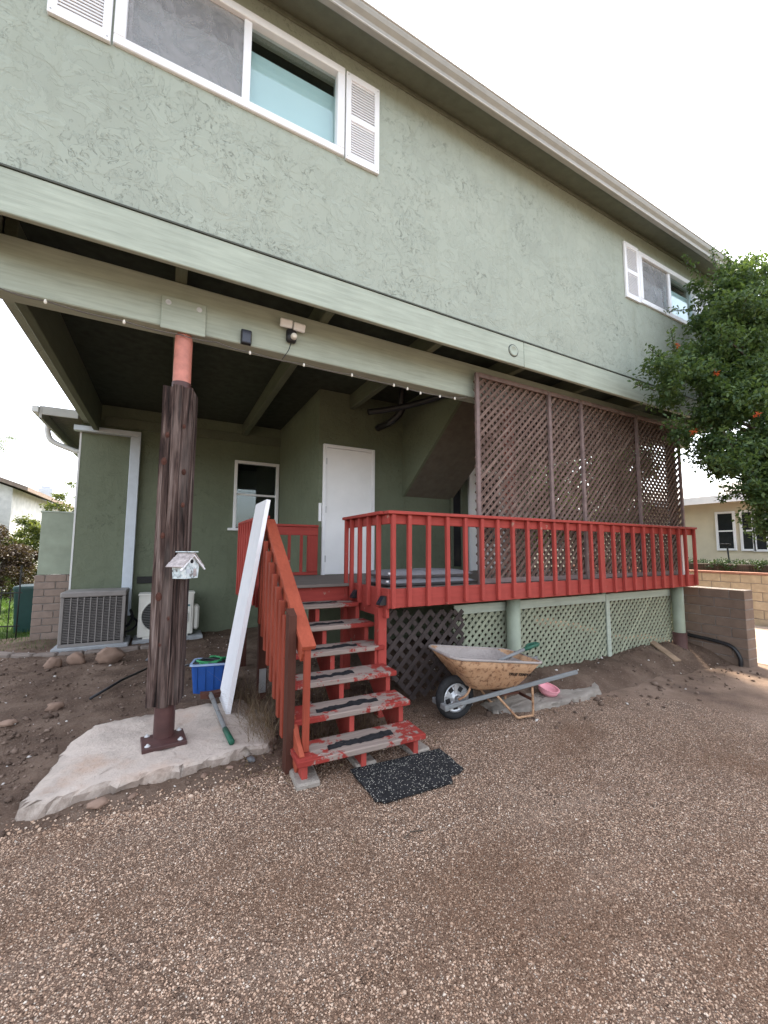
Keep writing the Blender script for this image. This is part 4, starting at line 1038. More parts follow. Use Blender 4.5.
# ------------------------------------------------------------------ birdhouse
bh = thing('birdhouse', 'small chipped white wooden birdhouse fixed to the timber clad post', 'birdhouse', (0.14, 3.59, 1.36))
TB = Matrix.Translation((0.138, 3.59, 1.365)) @ Matrix.Rotation(math.radians(46), 4, 'Z')
hw_, dp, wh, rg = 0.085, 0.055, 0.105, 0.185
prism('box', [(-hw_*0.85,-dp,0),(hw_*0.85,-dp,0),(hw_,-dp,wh),(0,-dp,rg),(-hw_,-dp,wh)], (0, 2*dp, 0), 'bird', bh, TB)
for s_ in (-1, 1):
    a = Vector((0, 0, rg+0.008)); b = Vector((s_*(hw_+0.035), 0, wh-0.026)); d_ = (b-a)
    for k in range(3):
        p, q = a+d_*(k/3+0.0), a+d_*((k+1)/3-0.02)
        off = Vector((0, 0.004*k - 0.004, 0.006+0.002*k))
        v, f = bar_geo(p+off+Vector((0,-0.0,0)), q+off, 2*dp+0.05, 0.007, (0,0,1), 0.001); mk('roof_slat', v, f, 'bird_roof', bh, T=TB)
v, f = bar_geo((0,-dp-0.04,rg+0.022), (0,dp+0.03,rg+0.022), 0.05, 0.008); mk('ridge_board', v, f, 'bird', bh, T=TB)
for s_ in (-1, 1):
    bar('barge_board', (0, -dp-0.016, rg-0.002), (s_*(hw_+0.045), -dp-0.016, wh-0.040), 0.012, 0.014, 'white', bh, (0,1,0), 0.002, TB)
v, f = lathe_geo([(0.001,0.0),(0.016,0.0),(0.016,0.004)], 14, (0,-dp-0.004,wh+0.028), 'y'); mk('entrance_hole', v, f, 'dark_room', bh, T=TB)
box('painted_door', (0.02, 0.05), (-dp-0.004, -dp-0.0005), (0.015, 0.075), 'bird_roof', bh, 0, TB)
box('painted_window', (-0.055, -0.022), (-dp-0.004, -dp-0.0005), (0.04, 0.075), 'downspout', bh, 0, TB)

# ------------------------------------------------------------------ white board against the landing rail
wb = thing('white_board', 'long white panel board leaning against the stair railing', 'board', (0.62, 4.3, SLZ))
A0, A1 = Vector((0.535, 4.02, SLZ-0.004)), Vector((0.535, 4.56, SLZ-0.004))
up = (Vector((0.845, 4.25, 2.09))-Vector((0.535, 4.25, SLZ))); upn = up.normalized(); nrm = Vector((-1, 0, 0)).cross(Vector((0,1,0)))
side = Vector((0,1,0)); th = upn.cross(side).normalized()*0.04
if th.x < 0: th = -th
L_ = up.length
tip = Vector((0, 0.03, 0))
P_ = [A0, A1, A1+upn*L_+tip, A0+upn*L_+tip]
v, f = prism_geo(P_, th); mk('panel', v, f, 'white_board', wb)
v, f = prism_geo([P_[0]+Vector((0,-0.003,0)), P_[3]+Vector((0,-0.003,0)), P_[3]+th+Vector((0,-0.003,0)), P_[0]+th+Vector((0,-0.003,0))], (0, 0.0028, 0)); mk('edge_band', v, f, 'white', wb)

# ------------------------------------------------------------------ blue tub with hose
tb = thing('storage_tub', 'blue plastic tub on the soil behind the concrete slab', 'tub', (0.5, 5.0, 0.03))
TT = Matrix.Translation((0.50, 5.02, 0.035)) @ Matrix.Rotation(math.radians(-14), 4, 'Z')
def ring(hx, hy, z, r=0.04, n=5):
    out = []
    for cx, cy, a0 in ((hx-r, hy-r, 0), (-hx+r, hy-r, 90), (-hx+r, -hy+r, 180), (hx-r, -hy+r, 270)):
        for k in range(n):
            a = math.radians(a0+90*k/(n-1)); out.append((cx+r*math.cos(a), cy+r*math.sin(a), z))
    return out
def loft(rings, close_bottom=True):
    V, F = [], []; n = len(rings[0])
    for r_ in rings: V += r_
    for i in range(len(rings)-1):
        for k in range(n): F.append([i*n+k, i*n+(k+1)%n, (i+1)*n+(k+1)%n, (i+1)*n+k])
    if close_bottom: F.append(list(range(n))[::-1])
    F.append([(len(rings)-1)*n+k for k in range(n)])
    return V, F
v, f = loft([ring(0.165,0.115,0), ring(0.19,0.135,0.30), ring(0.18,0.125,0.30), ring(0.158,0.108,0.02)]); mk('body', v, f, 'blue_tub', tb, False, TT)
v, f = loft([ring(0.192,0.137,0.295), ring(0.205,0.150,0.297), ring(0.205,0.150,0.315), ring(0.182,0.127,0.315), ring(0.181,0.126,0.297)], False); f = f[:-1]; f += [[4*20+k, 4*20+(k+1)%20, (k+1)%20, k] for k in range(20)]; mk('rim', v, f, 'tub_rim', tb, False, TT)
for sx in (-0.12, -0.04, 0.04, 0.12):
    bar('rib', (sx, -0.122, 0.03), (sx*1.08, -0.141, 0.28), 0.012, 0.008, 'blue_tub', tb, (0,1,0), 0.001, TT)
hs_ = thing('garden_hose', 'bright green hose coiled on top of the blue tub', 'hose', (0.5, 5.0, 0.33))
hp = []
for k in range(44):
    a = k*0.33; r1 = 0.125+0.02*math.sin(k*1.7); hp.append((0.50+r1*1.15*math.cos(a), 5.02+r1*0.75*math.sin(a), 0.345+0.012*math.sin(k*0.9)+k*0.0005))
tube('coil', hp, 0.011, 'green_hose', hs_, 7)
tube('black_hose', smooth_path([(0.36,5.02,0.33),(0.42,5.06,0.37),(0.55,5.0,0.36),(0.62,4.94,0.35),(0.5,4.93,0.345),(0.38,4.98,0.345),(0.22,5.1,0.30),(0.1,5.3,0.12),(0.05,5.4,0.06)]), 0.013, 'black', hs_, 7)
v, f = loft([ring(0.155,0.105,0.06), ring(0.172,0.118,0.27), ring(0.12,0.08,0.325)]); o = mk('tub_contents', v, f, 'rubber', tb, False, TT)

# ------------------------------------------------------------------ mattock lying on the slab
mt = thing('mattock', 'long handled tool with green grip and rusty head on the slab', 'tool', (0.48, 3.9, SLZ))
h0, h1, h2 = Vector((0.505, 3.40, SLZ+0.028)), Vector((0.487, 3.66, SLZ+0.030)), Vector((0.45, 4.50, SLZ+0.055))
tube('handle', [h1, h1.lerp(h2, 0.5), h2], [0.019, 0.019, 0.022], 'grey_wood', mt, 10)
tube('grip', [h0+Vector((0.0005,-0.005,0)), h0, h0.lerp(h1, 0.5), h1], [0.013, 0.023, 0.022, 0.021], 'green_grip', mt, 12)
prism('head', [(0.36,4.50,SLZ+0.02),(0.42,4.47,SLZ+0.02),(0.50,4.47,SLZ+0.02),(0.62,4.50,SLZ+0.02),(0.62,4.60,SLZ+0.02),(0.50,4.555,SLZ+0.02),(0.42,4.555,SLZ+0.02),(0.36,4.58,SLZ+0.02)], (0,0,0.05), 'rust', mt)

# ------------------------------------------------------------------ rubber mat
mp = [(105,218),(560,108),(683,212),(660,235),(615,245),(628,280),(275,385),(264,374),(235,378)]
P_ = []
mpx = [(330+a/5.12, 730+b/5.12) for a, b in mp]
for (a, b), (c, d) in zip(mpx, mpx[1:]+mpx[:1]):
    for k in range(8):
        q = on_ground(a+(c-a)*k/8, b+(d-b)*k/8); P_.append((q.x+0.006*vnoise(q.x, q.y, 14, 2), q.y+0.006*vnoise(q.x, q.y, 14, 6), 0.009))
o = prism('rubber_mat', P_, (0, 0, 0.014), 'speckle'); tag(o, 'black speckled rubber mat with torn corners at the foot of the stairs', 'mat')

# ------------------------------------------------------------------ cushions on the deck
def cushion(name, x0, x1, y0, y1, z0, z1, label, seed):
    c = thing(name, label, 'cushion', ((x0+x1)/2, (y0+y1)/2, z0), 'grey cushions stacked on the deck')
    nx, ny = 40, 14; V, F = [], []
    def hgt(a, b):
        e = (1-abs(2*a-1)**8)*(1-abs(2*b-1)**6); return max(0.0, e)**0.45
    for sgn in (1, -1):
        for j in range(ny+1):
            for i in range(nx+1):
                a, b = i/nx, j/ny; x = x0+(x1-x0)*a; yy = y0+(y1-y0)*b
                m = (z0+z1)/2; h = (z1-z0)/2*hgt(a, b)
                zz = m + sgn*h + (0.010*vnoise(x, yy, 3.5, seed)*hgt(a, b) if sgn > 0 else 0)
                if sgn > 0: zz -= 0.018*math.exp(-((a-0.47)/0.035)**2)*hgt(a,b)
                V.append((x, yy, zz))
    n = (nx+1)*(ny+1)
    for s_ in (0, 1):
        for j in range(ny):
            for i in range(nx):
                q = s_*n+j*(nx+1)+i; F.append([q, q+1, q+nx+2, q+nx+1] if s_ == 0 else [q, q+nx+1, q+nx+2, q+1])
    mk('cover', V, F, 'cushion', c, True)
    tube('piping', [(x0+0.02, y0+0.004, (z0+z1)/2), ((x0+x1)/2, y0-0.002, (z0+z1)/2), (x1-0.02, y0+0.004, (z0+z1)/2)], 0.006, 'cushion', c, 6)
    box('tag', (x0+0.01, x0+0.035), (y0-0.006, y0+0.012), ((z0+z1)/2+0.012, z1-0.012), 'white', c, 0.002)
cushion('seat_cushion', 1.95, 3.12, 3.62, 4.15, ZD, ZD+0.085, 'long grey cushion lying flat on the deck boards, lower of two', 1)
cushion('seat_cushion', 1.98, 3.10, 3.63, 4.14, ZD+0.077, ZD+0.165, 'long grey cushion laid on top of another on the deck', 7)
o = box('white_plank', (7.20, 7.36), (3.46, 3.485), (ZD+0.002, 1.86), 'white_board', None, 0.003); tag(o, 'narrow white board standing behind the last balusters of the deck', 'board')

# ------------------------------------------------------------------ wheelbarrow
wbx, wby = 2.50, 3.23
TW = Matrix.Translation((wbx, wby, gz(wbx)+0.004)) @ Matrix.Rotation(math.radians(-7), 4, 'Z')
wbr = thing('wheelbarrow', 'rusty tan wheelbarrow with dried cement parked beside the deck', 'wheelbarrow', (3.0, 3.2, -0.02))
wheel = mk('wheel', *lathe_geo([(0.125,-0.035),(0.135,-0.030),(0.132,-0.018),(0.11,-0.012),(0.05,-0.016),(0.045,-0.05),(0.02,-0.052),(0.02,0.052),(0.045,0.05),(0.05,0.016),(0.11,0.012),(0.132,0.018),(0.135,0.030),(0.125,0.035)], 30, (0,0,0.20), 'y'), 'aluminium', wbr, True, TW)
tyre_prof = [(0.134,-0.030)]+[(0.162+0.040*math.cos(a), 0.044*math.sin(a)) for a in [math.radians(q) for q in range(-115, 116, 23)]]+[(0.134,0.030)]
mk('tyre', *lathe_geo(tyre_prof, 36, (0,0,0.20), 'y'), 'rubber', wheel, True, TW)
for k in range(5):
    a = 2*PI*k/5+0.3
    bar('spoke', (0.04*math.cos(a), -0.022, 0.20+0.04*math.sin(a)), (0.128*math.cos(a), -0.022, 0.20+0.128*math.sin(a)), 0.036, 0.012, 'aluminium', wheel, (0,1,0), 0.004, TW)
    a += PI/5
    bar('spoke_gap', (0.065*math.cos(a), -0.0165, 0.20+0.065*math.sin(a)), (0.110*math.cos(a), -0.0165, 0.20+0.110*math.sin(a)), 0.045, 0.004, 'black', wheel, (0,1,0), 0.0, TW)
for s_ in (-1, 1):
    h = bar('handle', (-0.15, s_*0.095, 0.155), (1.25, s_*0.285, 0.385), 0.030, 0.038, 'grey_wood', wbr, (0,0,1), 0.006, TW)
    bar('axle_bracket', (-0.03, s_*0.085, 0.20), (0.06, s_*0.09, 0.20), 0.008, 0.06, 'steel', wbr, (0,0,1), 0.002, TW)
    tube('leg', smooth_path([(0.36, s_*0.165, 0.225), (0.50, s_*0.20, 0.07), (0.56, s_*0.21, 0.012), (0.62, s_*0.21, 0.008), (0.72, s_*0.21, 0.008), (0.745, s_*0.212, 0.03), (0.75, s_*0.205, 0.29)], 5), 0.0115, 'tray', wbr, 8, TW)
    tube('tray_brace', smooth_path([(-0.02, s_*0.10, 0.21), (0.06, s_*0.115, 0.25), (0.10, s_*0.12, 0.33), (0.06, s_*0.12, 0.40)], 4), 0.011, 'tray', wbr, 8, TW)
bar('nose_bar', (-0.155, -0.13, 0.155), (-0.155, 0.13, 0.155), 0.045, 0.05, 'grey_wood', wbr, (0,0,1), 0.006, TW)
bar('cross_brace', (0.75, -0.20, 0.15), (0.75, 0.20, 0.15), 0.012, 0.03, 'rust', wbr, (0,0,1), 0.002, TW)
bar('wedge', (0.56, -0.12, 0.20), (0.56, 0.12, 0.20), 0.20, 0.02, 'rust', wbr, (0,0,1), 0.002, TW)
def rrect(a0, a1, h0, h1, z0, z1, r, n=6):
    """rounded outline from a0 to a1, half width h0 at a0 and h1 at a1, height z0..z1"""
    out = []
    for ca, sy, st in ((a1-r, 1, 0), (a0+r, 1, 90), (a0+r, -1, 180), (a1-r, -1, 270)):
        for k in range(n):
            t = math.radians(st+90*k/(n-1)); a = ca+r*math.cos(t); fr = (a-a0)/(a1-a0); h = h0+(h1-h0)*fr
            yv = sy*(h-r)+r*math.sin(t); out.append((a, yv, z0+(z1-z0)*fr))
    return out
def tring(k):   # outline of the tray at level k (0 bottom .. 1 rim)
    e = k**0.85
    return (0.12-0.29*k, 0.60+0.25*k, 0.15+0.135*e, 0.17+0.13*e, 0.285+0.35*k, 0.262+0.245*k, 0.06+0.06*k)
def tin(q, d): return (q[0]+d, q[1]-d, q[2]-d, q[3]-d, q[4]+0.006, q[5]+0.006, q[6])
lv = [0.0, 0.07, 0.35, 0.7, 1.0]
b0 = list(tring(0)); b0[0] += 0.05; b0[1] -= 0.05; b0[2] -= 0.04; b0[3] -= 0.04; b0[4] -= 0.012; b0[5] -= 0.012
rings = [rrect(*b0)] + [rrect(*tring(k)) for k in lv[1:]] + [rrect(*tin(tring(k), 0.008)) for k in lv[:0:-1]] + [rrect(*tin(b0, 0.004))]
v, f = loft(rings); tray = mk('tray', v, f, 'tray', wbr, True, TW)
tube('rim', rings[4]+[rings[4][0]], 0.012, 'tub_rim' if False else 'cement', tray, 8, TW)
# crust of dried cement lining the tray
lin = [[(a, y_*0.985, z+0.006) for a, y_, z in r_] for r_ in rings[5:]]
lin[0] = [(a, y_*0.985, z-0.010) for a, y_, z in rings[5]]
V, F = [], []
for r_ in lin: V += r_
n = len(lin[0])
for i in range(len(lin)-1):
    for k in range(n): F.append([i*n+k, i*n+(k+1)%n, (i+1)*n+(k+1)%n, (i+1)*n+k])
F.append([(len(lin)-1)*n+k for k in range(n)]); mk('cement_crust', V, F, 'cement', tray, True, TW)
# lettering on the side
fc = bpy.data.curves.new('lettering', 'FONT'); fc.body = 'TRUE TEMPER'; fc.size = 0.042; fc.shear = 0.25; fc.extrude = 0.001; fc.offset = 0.0008
fo = bpy.data.objects.new('tmp_text', fc); COL.objects.link(fo); bpy.context.view_layer.update()
me = bpy.data.meshes.new_from_object(fo.evaluated_get(bpy.context.evaluated_depsgraph_get())); COL.objects.unlink(fo); bpy.data.objects.remove(fo)
tv = [Vector(q.co) for q in me.vertices]; tf = [list(p.vertices) for p in me.polygons]; bpy.data.meshes.remove(me)
wtx = max(q.x for q in tv)
# side plane between rings 2 and 3 on the near side
pa, pb = [Vector((0.50, -(q[2]+(q[3]-q[2])*((0.50-q[0])/(q[1]-q[0]))), q[4]+(q[5]-q[4])*((0.50-q[0])/(q[1]-q[0])))) for q in (tring(0.45), tring(0.75))]
upv = (pb-pa).normalized(); sv = Vector((1, -0.03, -0.13)).normalized(); nv = sv.cross(upv)
mk('lettering', [pa.lerp(pb, 0.28)+sv*(q.x-wtx*0.25)+upv*q.y+nv*(q.z+0.006) for q in tv], tf, 'old_letter', tray, False, TW)
# shovel lying in the tray
shv = thing('hand_spade', 'short spade with grey shaft and green grip lying in the wheelbarrow', 'spade', (3.2, 3.15, 0.45))
s0, s1, s2 = Vector((0.30, -0.02, 0.44)), Vector((0.86, 0.03, 0.565)), Vector((1.06, 0.045, 0.60))
tube('shaft', [s0, s1], 0.017, 'grey_wood', shv, 8, TW)
tube('grip', [s1, s1.lerp(s2, 0.3), s2], [0.020, 0.022, 0.019], 'green_grip', shv, 10, TW)
tube('grip_loop', smooth_path([s1.lerp(s2,0.25)+Vector((0,0.02,0)), s1.lerp(s2,0.5)+Vector((0,0.06,0.005)), s2+Vector((0,0.055,0)), s2+Vector((0.02,0.02,0)), s2], 4), 0.013, 'green_grip', shv, 8, TW)
prism('blade', [s0+Vector((0.04,-0.05,-0.01)), s0+Vector((-0.10,-0.075,-0.07)), s0+Vector((-0.19,0.0,-0.105)), s0+Vector((-0.10,0.07,-0.07)), s0+Vector((0.04,0.045,-0.01))], (0, 0, 0.006), 'rust', shv, TW)
tr2 = thing('trowel', 'small trowel with black grip poking over the wheelbarrow edge', 'trowel', (3.3, 3.3, 0.48))
tube('grip', [Vector((0.82,0.16,0.475)), Vector((0.96,0.20,0.51))], 0.016, 'black', tr2, 8, TW); tube('shank', [Vector((0.70,0.12,0.455)), Vector((0.82,0.16,0.475))], 0.006, 'steel', tr2, 6, TW)
prism('blade', [(0.50,0.07,0.425),(0.68,0.06,0.452),(0.70,0.12,0.456),(0.66,0.17,0.452)], (0,0,0.004), 'steel', tr2, TW)

# ------------------------------------------------------------------ small things by the deck skirt
blob_slab('concrete_slab', [(2.95,3.16),(3.5,3.05),(4.05,3.02),(4.50,3.10),(4.72,3.30),(4.55,3.50),(4.0,3.52),(3.4,3.50),(3.0,3.40)], -0.12, 0.005, 'footing', 'low rough concrete pad under the wheelbarrow legs and pink bowl', 'slab', 8)
pb_ = on_ground(547, 694, 0.05)
bw = thing('pink_bowl', 'pink plastic bowl on the concrete pad behind the wheelbarrow', 'bowl', (pb_.x, pb_.y, 0.005))
TBW = Matrix.Translation((pb_.x, pb_.y, 0.008)) @ Matrix.Rotation(math.radians(14), 4, 'X') @ Matrix.Rotation(math.radians(6), 4, 'Y')
mk('bowl', *lathe_geo([(0.001,0.0),(0.07,0.0),(0.10,0.03),(0.112,0.075),(0.104,0.075),(0.092,0.034),(0.06,0.012),(0.001,0.012)], 26), 'pink', bw, True, TBW)
mk('rim', *lathe_geo([(0.103,0.074),(0.103,0.084),(0.118,0.084),(0.118,0.074),(0.103,0.074)], 26), 'pink', bw, False, TBW)
q0, q1 = on_ground(652, 651, 0.16), on_ground(678, 664, 0.08)
o = bar('loose_plank', (q0.x, q0.y, dirt_h(q0.x, q0.y)+0.035), (q1.x, q1.y, dirt_h(q1.x, q1.y)+0.03), 0.12, 0.022, 'plank', None, (0,0,1), 0.003); tag(o, 'short pale plank lying on the soil by the deck skirt', 'plank')
# corrugated pipe over the block wall
pp_ = [(684,632),(690,635),(716,641),(732,647),(740,658),(741,671)]
pts = [on_x(u, v, 7.695) for u, v in pp_]; pts[-1].z = gz(7.7)-0.01
pts = smooth_path(pts, 12)
o = tube('drain_hose', pts, [0.026+0.004*(k % 2) for k in range(len(pts))], 'black', None, 10); tag(o, 'black corrugated hose running down the block wall', 'hose')

# ------------------------------------------------------------------ block walls
def block_wall(name, label, p0, p1, th, z0, z1, ch, bl, mat, mortar='mortar', cap=None, seed=0, gap=0.012, cat='wall', face_split=True):
    """wall along the horizontal segment p0 -> p1, thickness to the left of the direction"""
    p0, p1 = Vector((*p0, 0)), Vector((*p1, 0)); d = p1-p0; L = d.length; d.normalize(); nl = Vector((-d.y, d.x, 0))
    w = thing(name, label, cat, (p0.x, p0.y, z0))
    def pt(a, b, z): return p0 + d*a + nl*b + Vector((0, 0, z))
    e = 0.008
    v = [pt(a, b, z) for z in (z0, z1-0.004) for a, b in ((e, e), (L-e, e), (L-e, th-e), (e, th-e))]
    mk('mortar', v, [[0,1,2,3],[4,5,6,7],[0,1,5,4],[1,2,6,5],[2,3,7,6],[3,0,4,7]], mortar, w)
    rr = random.Random(seed); n = max(1, round((z1-z0)/ch)); h = (z1-z0)/n
    for j in range(n):
        a = -(bl/2 if j % 2 else 0.0)
        while a < L-0.01:
            a0, a1 = max(a, 0), min(a+bl, L)
            if a1-a0 > 0.05:
                v, f = obox_geo((a1-a0-gap, th+rr.uniform(0, 0.008), h-gap), 0.006)
                c = pt((a0+a1)/2, th/2, z0+h*(j+0.5)) + Vector((0, 0, rr.uniform(-0.002, 0.002)))
                R = Matrix(((d.x, nl.x, 0), (d.y, nl.y, 0), (0, 0, 1)))
                mk('block', [c + R @ q for q in v], f, mat, w)
            a += bl
    if cap:
        k = 0.0
        while k < L-0.01:
            a1 = min(k+0.6, L)
            v, f = obox_geo((a1-k-0.008, th+0.06, 0.05), 0.006); c = pt((k+a1)/2, th/2, z1+0.025); R = Matrix(((d.x, nl.x, 0), (d.y, nl.y, 0), (0, 0, 1)))
            mk('cap_stone', [c + R @ q for q in v], f, cap, w); k += 0.6
    return w
block_wall('block_wall', 'low brown block wall with black hose beside the right column', (7.99, 2.90), (7.99, 9.4), 0.27, gz(7.7)-0.03, 1.0, 0.145, 0.40, 'block_dark', seed=1)
block_wall('garden_wall', 'tan block garden wall with reddish cap below the hedge', (12.55, 0.5), (12.55, 9.5), 0.22, -0.2, 1.03, 0.20, 0.40, 'block_tan', cap='cap_red', seed=2)
pw = block_wall('wall_pier', 'stub of block wall with a plain sage panel above, beside the air conditioner', (-1.985, 9.0), (-1.41, 9.0), 0.18, -0.1, 1.13, 0.123, 0.30, 'block_pillar', seed=3)
box('upper_panel', (-1.955, -1.44), (9.02, 9.10), (1.135, 2.22), 'sage_paint', pw, 0.004)
box('panel_cap', (-1.965, -1.43), (9.01, 9.11), (2.22, 2.245), 'trim', pw, 0.003)

# ------------------------------------------------------------------ air conditioner and heat pump on pads
def pad(x, y, z, label):
    o = box('equipment_pad', x, y, z, 'pad', None, 0.012); tag(o, label, 'pad', 'equipment pads along the wall')
pad((-1.44, -0.47), (7.66, 8.33), (-0.04, 0.115), 'pale concrete pad under the boxy grey air conditioner')
pad((-0.43, 0.62), (7.82, 8.33), (-0.02, 0.105), 'pale concrete pad under the cream heat pump unit')
ac = thing('air_conditioner', 'boxy grey brown air conditioner with louvred sides by the wall', 'air conditioner', (-0.96, 7.97, 0.115))
ax0, ax1, ay0, ay1, az0, az1 = -1.37, -0.54, 7.70, 8.24, 0.125, 0.93
box('coil', (ax0+0.03, ax1-0.03), (ay0+0.03, ay1-0.03), (az0+0.02, az1-0.05), 'ac_dark', ac, 0)
box('base_pan', (ax0, ax1), (ay0, ay1), (az0-0.012, az0+0.035), 'ac_case', ac, 0.006)
box('top_pan', (ax0-0.008, ax1+0.008), (ay0-0.008, ay1+0.008), (az1-0.085, az1), 'ac_case', ac, 0.015)
for xx in (ax0, ax1-0.045):
    for yy in (ay0, ay1-0.045): box('corner_post', (xx, xx+0.045), (yy, yy+0.045), (az0+0.035, az1-0.085), 'ac_case', ac, 0.006)
nsl = 27
for k in range(nsl):
    z = az0+0.05+(az1-0.10-az0-0.05)*(k+0.5)/nsl
    v, f = obox_geo((ax1-ax0-0.09, 0.016, 0.011), 0)
    R = Matrix.Rotation(math.radians(-30), 3, 'X'); c = Vector(((ax0+ax1)/2, ay0+0.016, z)); mk('slat', [c+R@q for q in v], f, 'ac_slat', ac)
    v, f = obox_geo((0.016, ay1-ay0-0.09, 0.011), 0); c = Vector((ax1-0.016, (ay0+ay1)/2, z)); mk('side_slat', [c+q for q in v], f, 'ac_slat', ac)
for k in range(1, 9):
    xx = ax0+0.045+(ax1-ax0-0.09)*k/9; box('rib', (xx-0.007, xx+0.007), (ay0+0.001, ay0+0.014), (az0+0.035, az1-0.085), 'ac_case', ac, 0.002)
tube('refrigerant_line', smooth_path([(-0.54, 8.1, 0.30), (-0.50, 8.15, 0.34), (-0.47, 8.25, 0.45), (-0.55, 8.33, 0.62)]), 0.022, 'black', ac, 8)
tube('refrigerant_line', smooth_path([(-0.54, 8.05, 0.22), (-0.45, 8.1, 0.25), (-0.40, 8.25, 0.35), (-0.60, 8.335, 0.52)]), 0.018, 'black', ac, 8)
hp_ = thing('heat_pump', 'slim cream heat pump with round fan grille partly behind the post', 'heat pump', (0.05, 8.05, 0.105))
bx0, bx1, by0, by1, bz0, bz1 = -0.37, 0.46, 7.90, 8.20, 0.13, 0.83
box('case', (bx0, bx1), (by0, by1), (bz0, bz1), 'cream', hp_, 0.012)
box('top_lip', (bx0-0.008, bx1+0.008), (by0-0.012, by1+0.008), (bz1-0.02, bz1+0.012), 'cream', hp_, 0.005)
mk('fan_ring', *lathe_geo([(0.262,0.0),(0.285,-0.012),(0.285,-0.022),(0.262,-0.026),(0.255,-0.012),(0.255,0.0)], 36, (-0.06, by0, 0.47), 'y'), 'cream', hp_, True)
fan = mk('fan_recess', *lathe_geo([(0.001,-0.002),(0.262,-0.003)], 36, (-0.06, by0, 0.47), 'y'), 'ac_dark', hp_)
for k in range(-9, 10):
    zz = 0.47+k*0.027; hl = math.sqrt(max(0.0, 0.262**2-(k*0.027)**2)); box('grille_wire', (-0.06-hl, -0.06+hl), (by0-0.016, by0-0.010), (zz-0.003, zz+0.003), 'grille', hp_, 0)
box('service_panel', (0.26, 0.425), (by0-0.010, by0-0.0005), (0.18, 0.79), 'cream', hp_, 0.004)
box('label', (0.30, 0.40), (by0-0.013, by0-0.0105), (0.60, 0.635), 'label_teal', hp_, 0)
v, f = obox_geo((0.09, 0.03, 0.17), 0.014); mk('handle_cover', v, f, 'white', hp_, True, Matrix.Translation((0.33, by0-0.022, 0.42)))
v, f = obox_geo((0.10, 0.24, 0.42), 0.03); mk('valve_cover', v, f, 'cream', hp_, False, Matrix.Translation((0.505, 8.06, 0.40)))
for xx in (-0.24, 0.33): box('foot', (xx-0.05, xx+0.05), (by0-0.02, by1+0.02), (0.10, 0.135), 'cream', hp_, 0.004)

# ------------------------------------------------------------------ rocks, stick, edging
def rock(x, y, sx, sy, sz, seed, mat, label, rz=0.0):
    bm = bmesh.new(); bmesh.ops.create_icosphere(bm, subdivisions=3, radius=1.0)
    for v in bm.verts:
        k = 1+0.30*vnoise(v.co.x*1.2+seed, v.co.y*1.2+v.co.z, 1.0, seed)+0.16*vnoise(v.co.z*2.5, v.co.x*2.5+seed, 1.2, seed+3)
        v.co = Vector((v.co.x*sx*k, v.co.y*sy*k, v.co.z*sz*k))
    bm.verts.index_update(); V = [v.co.copy() for v in bm.verts]; F = [[q.index for q in f.verts] for f in bm.faces]; bm.free()
    o = mk('rock', V, F, mat, None, True, Matrix.Translation((x, y, dirt_h(x, y)+sz*0.62)) @ Matrix.Rotation(rz, 4, 'Z')); tag(o, label, 'rock', 'rocks on the bare soil'); return o
rock(-1.25, 6.86, 0.101, 0.072, 0.083, 1, 'rock', 'dark rounded rock at the end of a row of three', 0.5)
rock(-1.02, 6.92, 0.115, 0.079, 0.094, 5, 'rock', 'brown rock in the middle of a row of three', -0.5)
rock(-0.62, 6.74, 0.173, 0.101, 0.112, 9, 'rock', 'largest reddish brown rock of a row of three', 0.1)
rock(0.02, 6.65, 0.17, 0.10, 0.05, 12, 'rock_grey', 'flat dark grey rock half buried beside the post')
rock(-0.88, 5.05, 0.07, 0.05, 0.045, 15, 'rock', 'small brown stone alone on the open soil')
rock(-1.15, 4.75, 0.07, 0.05, 0.025, 17, 'rock', 'flat tan stone in the open soil near the slab')
for k, (a, b, s_) in enumerate([(-0.30,3.14,0.055),(-0.12,3.16,0.03),(0.30,3.19,0.03),(0.62,3.24,0.04),(0.47,3.20,0.025)]):
    o = rock(a, b, s_, s_*0.6, s_*0.45, 20+k, 'rock' if k != 3 else 'rock_grey', 'small broken stone lodged along the front edge of the slab', k*0.7); 
    if k == 3: o['label'] = 'small blue grey stone lodged along the front edge of the slab'
p0, p1 = on_z(90, 704, 0.02), on_z(146, 674, 0.03)
o = tube('metal_rod', [(p0.x, p0.y, dirt_h(p0.x, p0.y)+0.02), ((p0.x+p1.x)/2, (p0.y+p1.y)/2, dirt_h(0, 5.7)+0.04), (p1.x, p1.y, dirt_h(p1.x, p1.y)+0.03)], 0.014, 'black', None, 8); tag(o, 'thin dark rod lying across the bare soil behind the post', 'rod')
ed = thing('garden_edging', 'curved row of concrete edging stones in front of the air conditioner', 'edging', (-1.5, 7.6, 0))
ep = smooth_path([(-2.95,10.2,0),(-2.62,9.2,0),(-2.42,8.5,0),(-2.1,7.95,0),(-1.6,7.58,0),(-1.0,7.46,0),(-0.3,7.45,0),(0.3,7.47,0)], 6)
for a, b in zip(ep[::3], ep[3::3]):
    d_ = (b-a).normalized(); v, f = bar_geo(a+d_*0.006+Vector((0,0,0.02)), b-d_*0.006+Vector((0,0,0.02)), 0.13, 0.15, (0,0,1), 0.02); mk('edging_stone', v, f, 'edging', ed)

